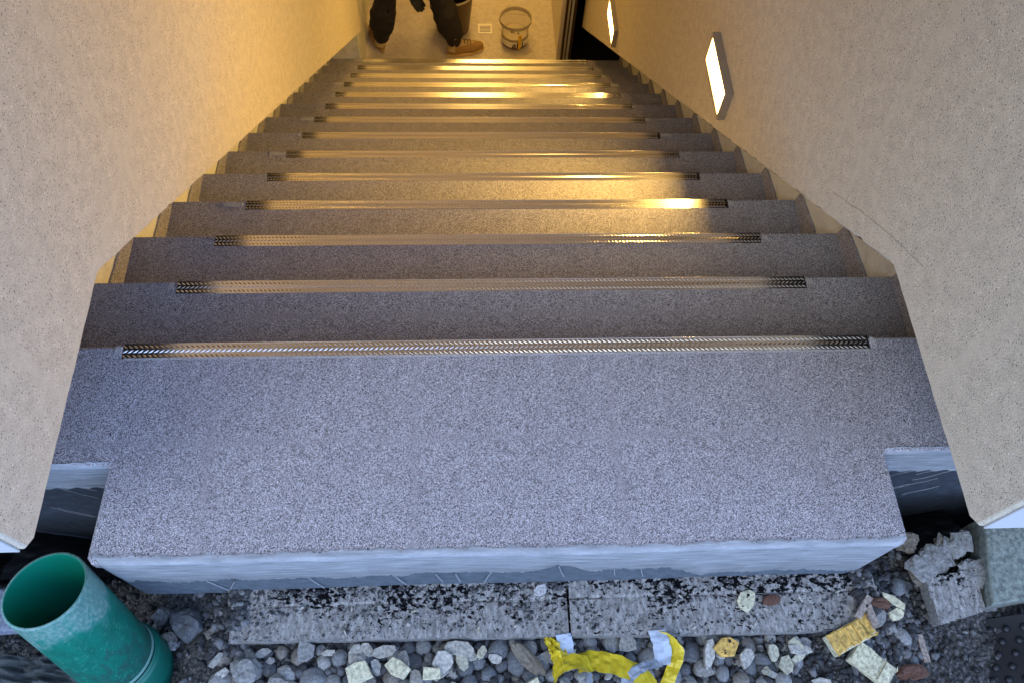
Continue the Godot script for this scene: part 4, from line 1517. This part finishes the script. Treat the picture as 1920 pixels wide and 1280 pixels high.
func make_sides() -> void:
	# pale plinth block under the end of the right wall
	var b := base("plinth_block")
	tag(b, "pale greenish insulation block standing under the end of the right wall", "block")
	var st := mb()
	prism(st, PackedVector2Array([Vector2(1.098, 0.33), Vector2(1.056, 0.525), Vector2(1.20, 0.508), Vector2(1.45, 0.48), Vector2(1.45, 0.33)]), -0.62, -0.262, 0.006, plan())
	build(st, "block_body", world_mat(M.chips[0].albedo_texture, 0.3, 0.9, M.chips[0].albedo_texture, 0.2, Color8(156, 164, 152)), b)
	# rubble between block and slab piece
	var r := base("rubble_block")
	tag(r, "broken beige insulation rubble behind the rough slab piece, beside the plinth block", "rubble")
	for i in 18:
		var o := put(rock_mesh(820 + i, 0.4, 0.25, true), "lump", M.chips[3] if i % 3 else M.old_wood, r)
		o.position = Vector3(0.925 + 0.14 * fmod(i * 0.37, 1.0), -0.30 + 0.006 * (i % 3), 0.375 + 0.09 * fmod(i * 0.61, 1.0))
		o.scale = Vector3(0.05, 0.035, 0.045) * (0.8 + 0.5 * rng.randf())
		o.rotation = Vector3(rng.randf_range(-0.4, 0.4), rng.randf() * TAU, 0)
	# bituminous boards in the notches and the black sheet below them
	for side in [-1.0, 1.0]:
		var n := base("notch_board")
		tag(n, "dark bitumen coated board in the %s notch beside the landing, with pale scratches" % ("left" if side < 0 else "right"), "board", "bitumen boards in the notches")
		st = mb()
		prism(st, PackedVector2Array([Vector2(0.765, -0.119), Vector2(W + 0.55, -0.119), Vector2(W + 0.55, -0.76), Vector2(0.765, -0.76)]), 0.259, 0.2635, 0.0, Transform3D(Basis(Vector3(side, 0, 0), Vector3.UP, Vector3(0, 0, 1)), Vector3.ZERO))
		build(st, "coated_face", M.bitumen_board, n)
		for i in (9 if side > 0 else 4):
			st = mb()
			var x0 := rng.randf_range(0.80, 0.95)
			var y0 := rng.randf_range(-0.35, -0.14)
			var pts := []
			for k in 6:
				pts.append(Vector3((x0 + 0.012 * k) * side, y0 + (0.012 if side > 0 else 0.016) * k + 0.004 * sin(k * 1.3 + i), 0.2642))
			tube(st, pts, 0.0007, 4)
			build(st, "pale_scratch", M.edge_coat, n)
		st = mb()
		var f := FastNoiseLite.new()
		f.seed = 31
		f.frequency = 12.0
		sheet(st, 24, 24, func(u: float, v: float) -> Vector3:
			var x := lerpf(0.772, 1.10, u)
			return Vector3(x * side, lerpf(lerpf(-0.66, -0.42, u), -0.325, pow(v, 0.8)) + 0.012 * f.get_noise_2d(u * 0.5, v * 0.3), lerpf(0.268, 0.40, v)))
		tag(build(st, "rubber_sheet", mat(Color8(13, 13, 15), 0.45)), "black rubber sheet sagging in the %s notch below the bitumen board" % ("left" if side < 0 else "right"), "sheet", "rubber sheets in the notches")
	# dimpled drainage membrane at the lower right
	var d := base("dimpled_membrane")
	tag(d, "black dimpled drainage membrane lying at the lower right corner", "membrane")
	var hgt := func(x: float, z: float) -> float: return -0.362 + 0.16 * smoothstep(1.0, 1.3, x) + 0.01 * sin(z * 20.0)
	st = mb()
	sheet(st, 30, 30, func(u: float, v: float) -> Vector3:
		var x := lerpf(1.0 + 0.05 * sin(v * 5.0), 1.5, u)
		var z := lerpf(0.545 - 0.02 * u, 0.95, v)
		return Vector3(x, hgt.call(x, z), z))
	var mm := mat(Color8(17, 18, 20), 0.5)
	build(st, "membrane_sheet", mm, d)
	st = mb()
	for i in 17:
		for j in 14:
			var x := 1.055 + i * 0.027 + (0.0135 if j % 2 else 0.0)
			var z := 0.566 + j * 0.026
			var s := SphereMesh.new()
			s.radius = 0.0085
			s.height = 0.014
			s.radial_segments = 10
			s.rings = 5
			st.append_from(s, 0, Transform3D(Basis(), Vector3(x, hgt.call(x, z) + 0.001, z)))
	tag(build(st, "dimples", mm, d), "", "", "", "stuff")
	# left edge: fleece, foam board and a thin hose
	st = mb()
	var g := FastNoiseLite.new()
	g.seed = 17
	g.frequency = 10.0
	sheet(st, 30, 16, func(u: float, v: float) -> Vector3:
		return Vector3(lerpf(-1.20, -0.90, u), -0.36 + 0.05 * (1.0 - u) + 0.03 * g.get_noise_2d(u * 0.5, v * 0.25), lerpf(0.545, 0.60, v) + 0.02 * u))
	tag(build(st, "fleece_strip", world_mat(M.chips[0].albedo_texture, 0.1, 0.95, null, 0.0, Color8(86, 92, 90))), "strip of dirty grey fleece on the ground left of the green pipe", "fleece")
	st = mb()
	prism(st, PackedVector2Array([Vector2(-1.35, 0.40), Vector2(-1.02, 0.43), Vector2(-0.985, 0.512), Vector2(-1.35, 0.525)]), -0.34, -0.29, 0.008, plan())
	tag(build(st, "foam_board", world_mat(M.chips[0].albedo_texture, 0.2, 0.9, null, 0.0, Color8(150, 160, 176))), "pale blue grey foam board at the left edge behind the green pipe", "board")
	st = mb()
	var pts := []
	for i in 20:
		var t := i / 19.0
		pts.append(Vector3(lerpf(-1.25, -0.86, t), -0.37 + 0.03 * sin(t * 4.0), lerpf(0.53, 0.68, t) + 0.01 * sin(t * 7.0)))
	tube(st, pts, 0.006, 8)
	tag(build(st, "hose", mat(Color8(40, 92, 88), 0.5)), "thin green grey hose running over the soil at the lower left corner", "hose")


func _ready() -> void:
	rng.seed = 2024
	var cam := Camera3D.new()
	cam.name = "camera"
	cam.fov = rad_to_deg(2.0 * atan(640.0 / 1548.13))
	cam.near = 0.05
	cam.far = 200.0
	add_child(cam)
	cam.transform = Transform3D(Basis(Vector3.UP, -0.10971) * Basis(Vector3.RIGHT, -1.07588) * Basis(Vector3.BACK, 0.08471), Vector3(-0.07123, 1.54144, 0.83037))
	cam.current = true
	var we := WorldEnvironment.new()
	we.name = "environment"
	var env := Environment.new()
	env.background_mode = Environment.BG_SKY
	var sky := Sky.new()
	var sm := ProceduralSkyMaterial.new()
	sm.sky_top_color = Color(0.51, 0.61, 0.80)
	sm.sky_horizon_color = Color(0.59, 0.67, 0.82)
	sm.sky_curve = 0.2
	sm.ground_bottom_color = Color(0.10, 0.10, 0.11)
	sm.ground_horizon_color = Color(0.30, 0.34, 0.40)
	sm.sky_energy_multiplier = 1.7
	sky.sky_material = sm
	env.sky = sky
	env.tonemap_mode = Environment.TONE_MAPPER_LINEAR
	env.tonemap_exposure = 2.2
	env.sdfgi_enabled = true
	env.ssao_enabled = true
	env.ssil_enabled = true
	we.environment = env
	add_child(we)
	var sun := DirectionalLight3D.new()
	sun.name = "dusk_light"
	sun.light_energy = 0.22
	sun.light_angular_distance = 30.0
	sun.light_color = Color(0.90, 0.94, 1.0)
	sun.shadow_enabled = true
	sun.rotation = Vector3(deg_to_rad(-46), deg_to_rad(-38), 0)
	add_child(sun)
	make_materials()
	make_ground()
	make_lower_room()
	make_wall(-1.0)
	make_wall(1.0)
	make_stair()
	make_lamp(Vector3(A, -0.3625, -1.150), "nearer lit rectangular wall lamp, seen whole at the upper right", 1.05)
	make_lamp(Vector3(A, -1.6075, -2.850), "farther lit wall lamp, low on the right wall, cut by the top of the photo", 0.6)
	make_ceiling_lamp(Vector3(0.03, -0.15, -6.0), "ceiling lamp far back over the lower floor, mirrored in the lowest nosings", 1.2, Vector2(0.5, 0.3))
	make_ceiling_lamp(Vector3(0.03, -0.15, -4.15), "ceiling lamp over the clear bucket at the foot of the stair", 0.6, Vector2(0.3, 0.2))
	make_drain()
	make_clear_bucket()
	make_black_bucket()
	make_person()
	make_boards()
	make_pipe()
	make_debris()
	make_tape()
	make_sides()
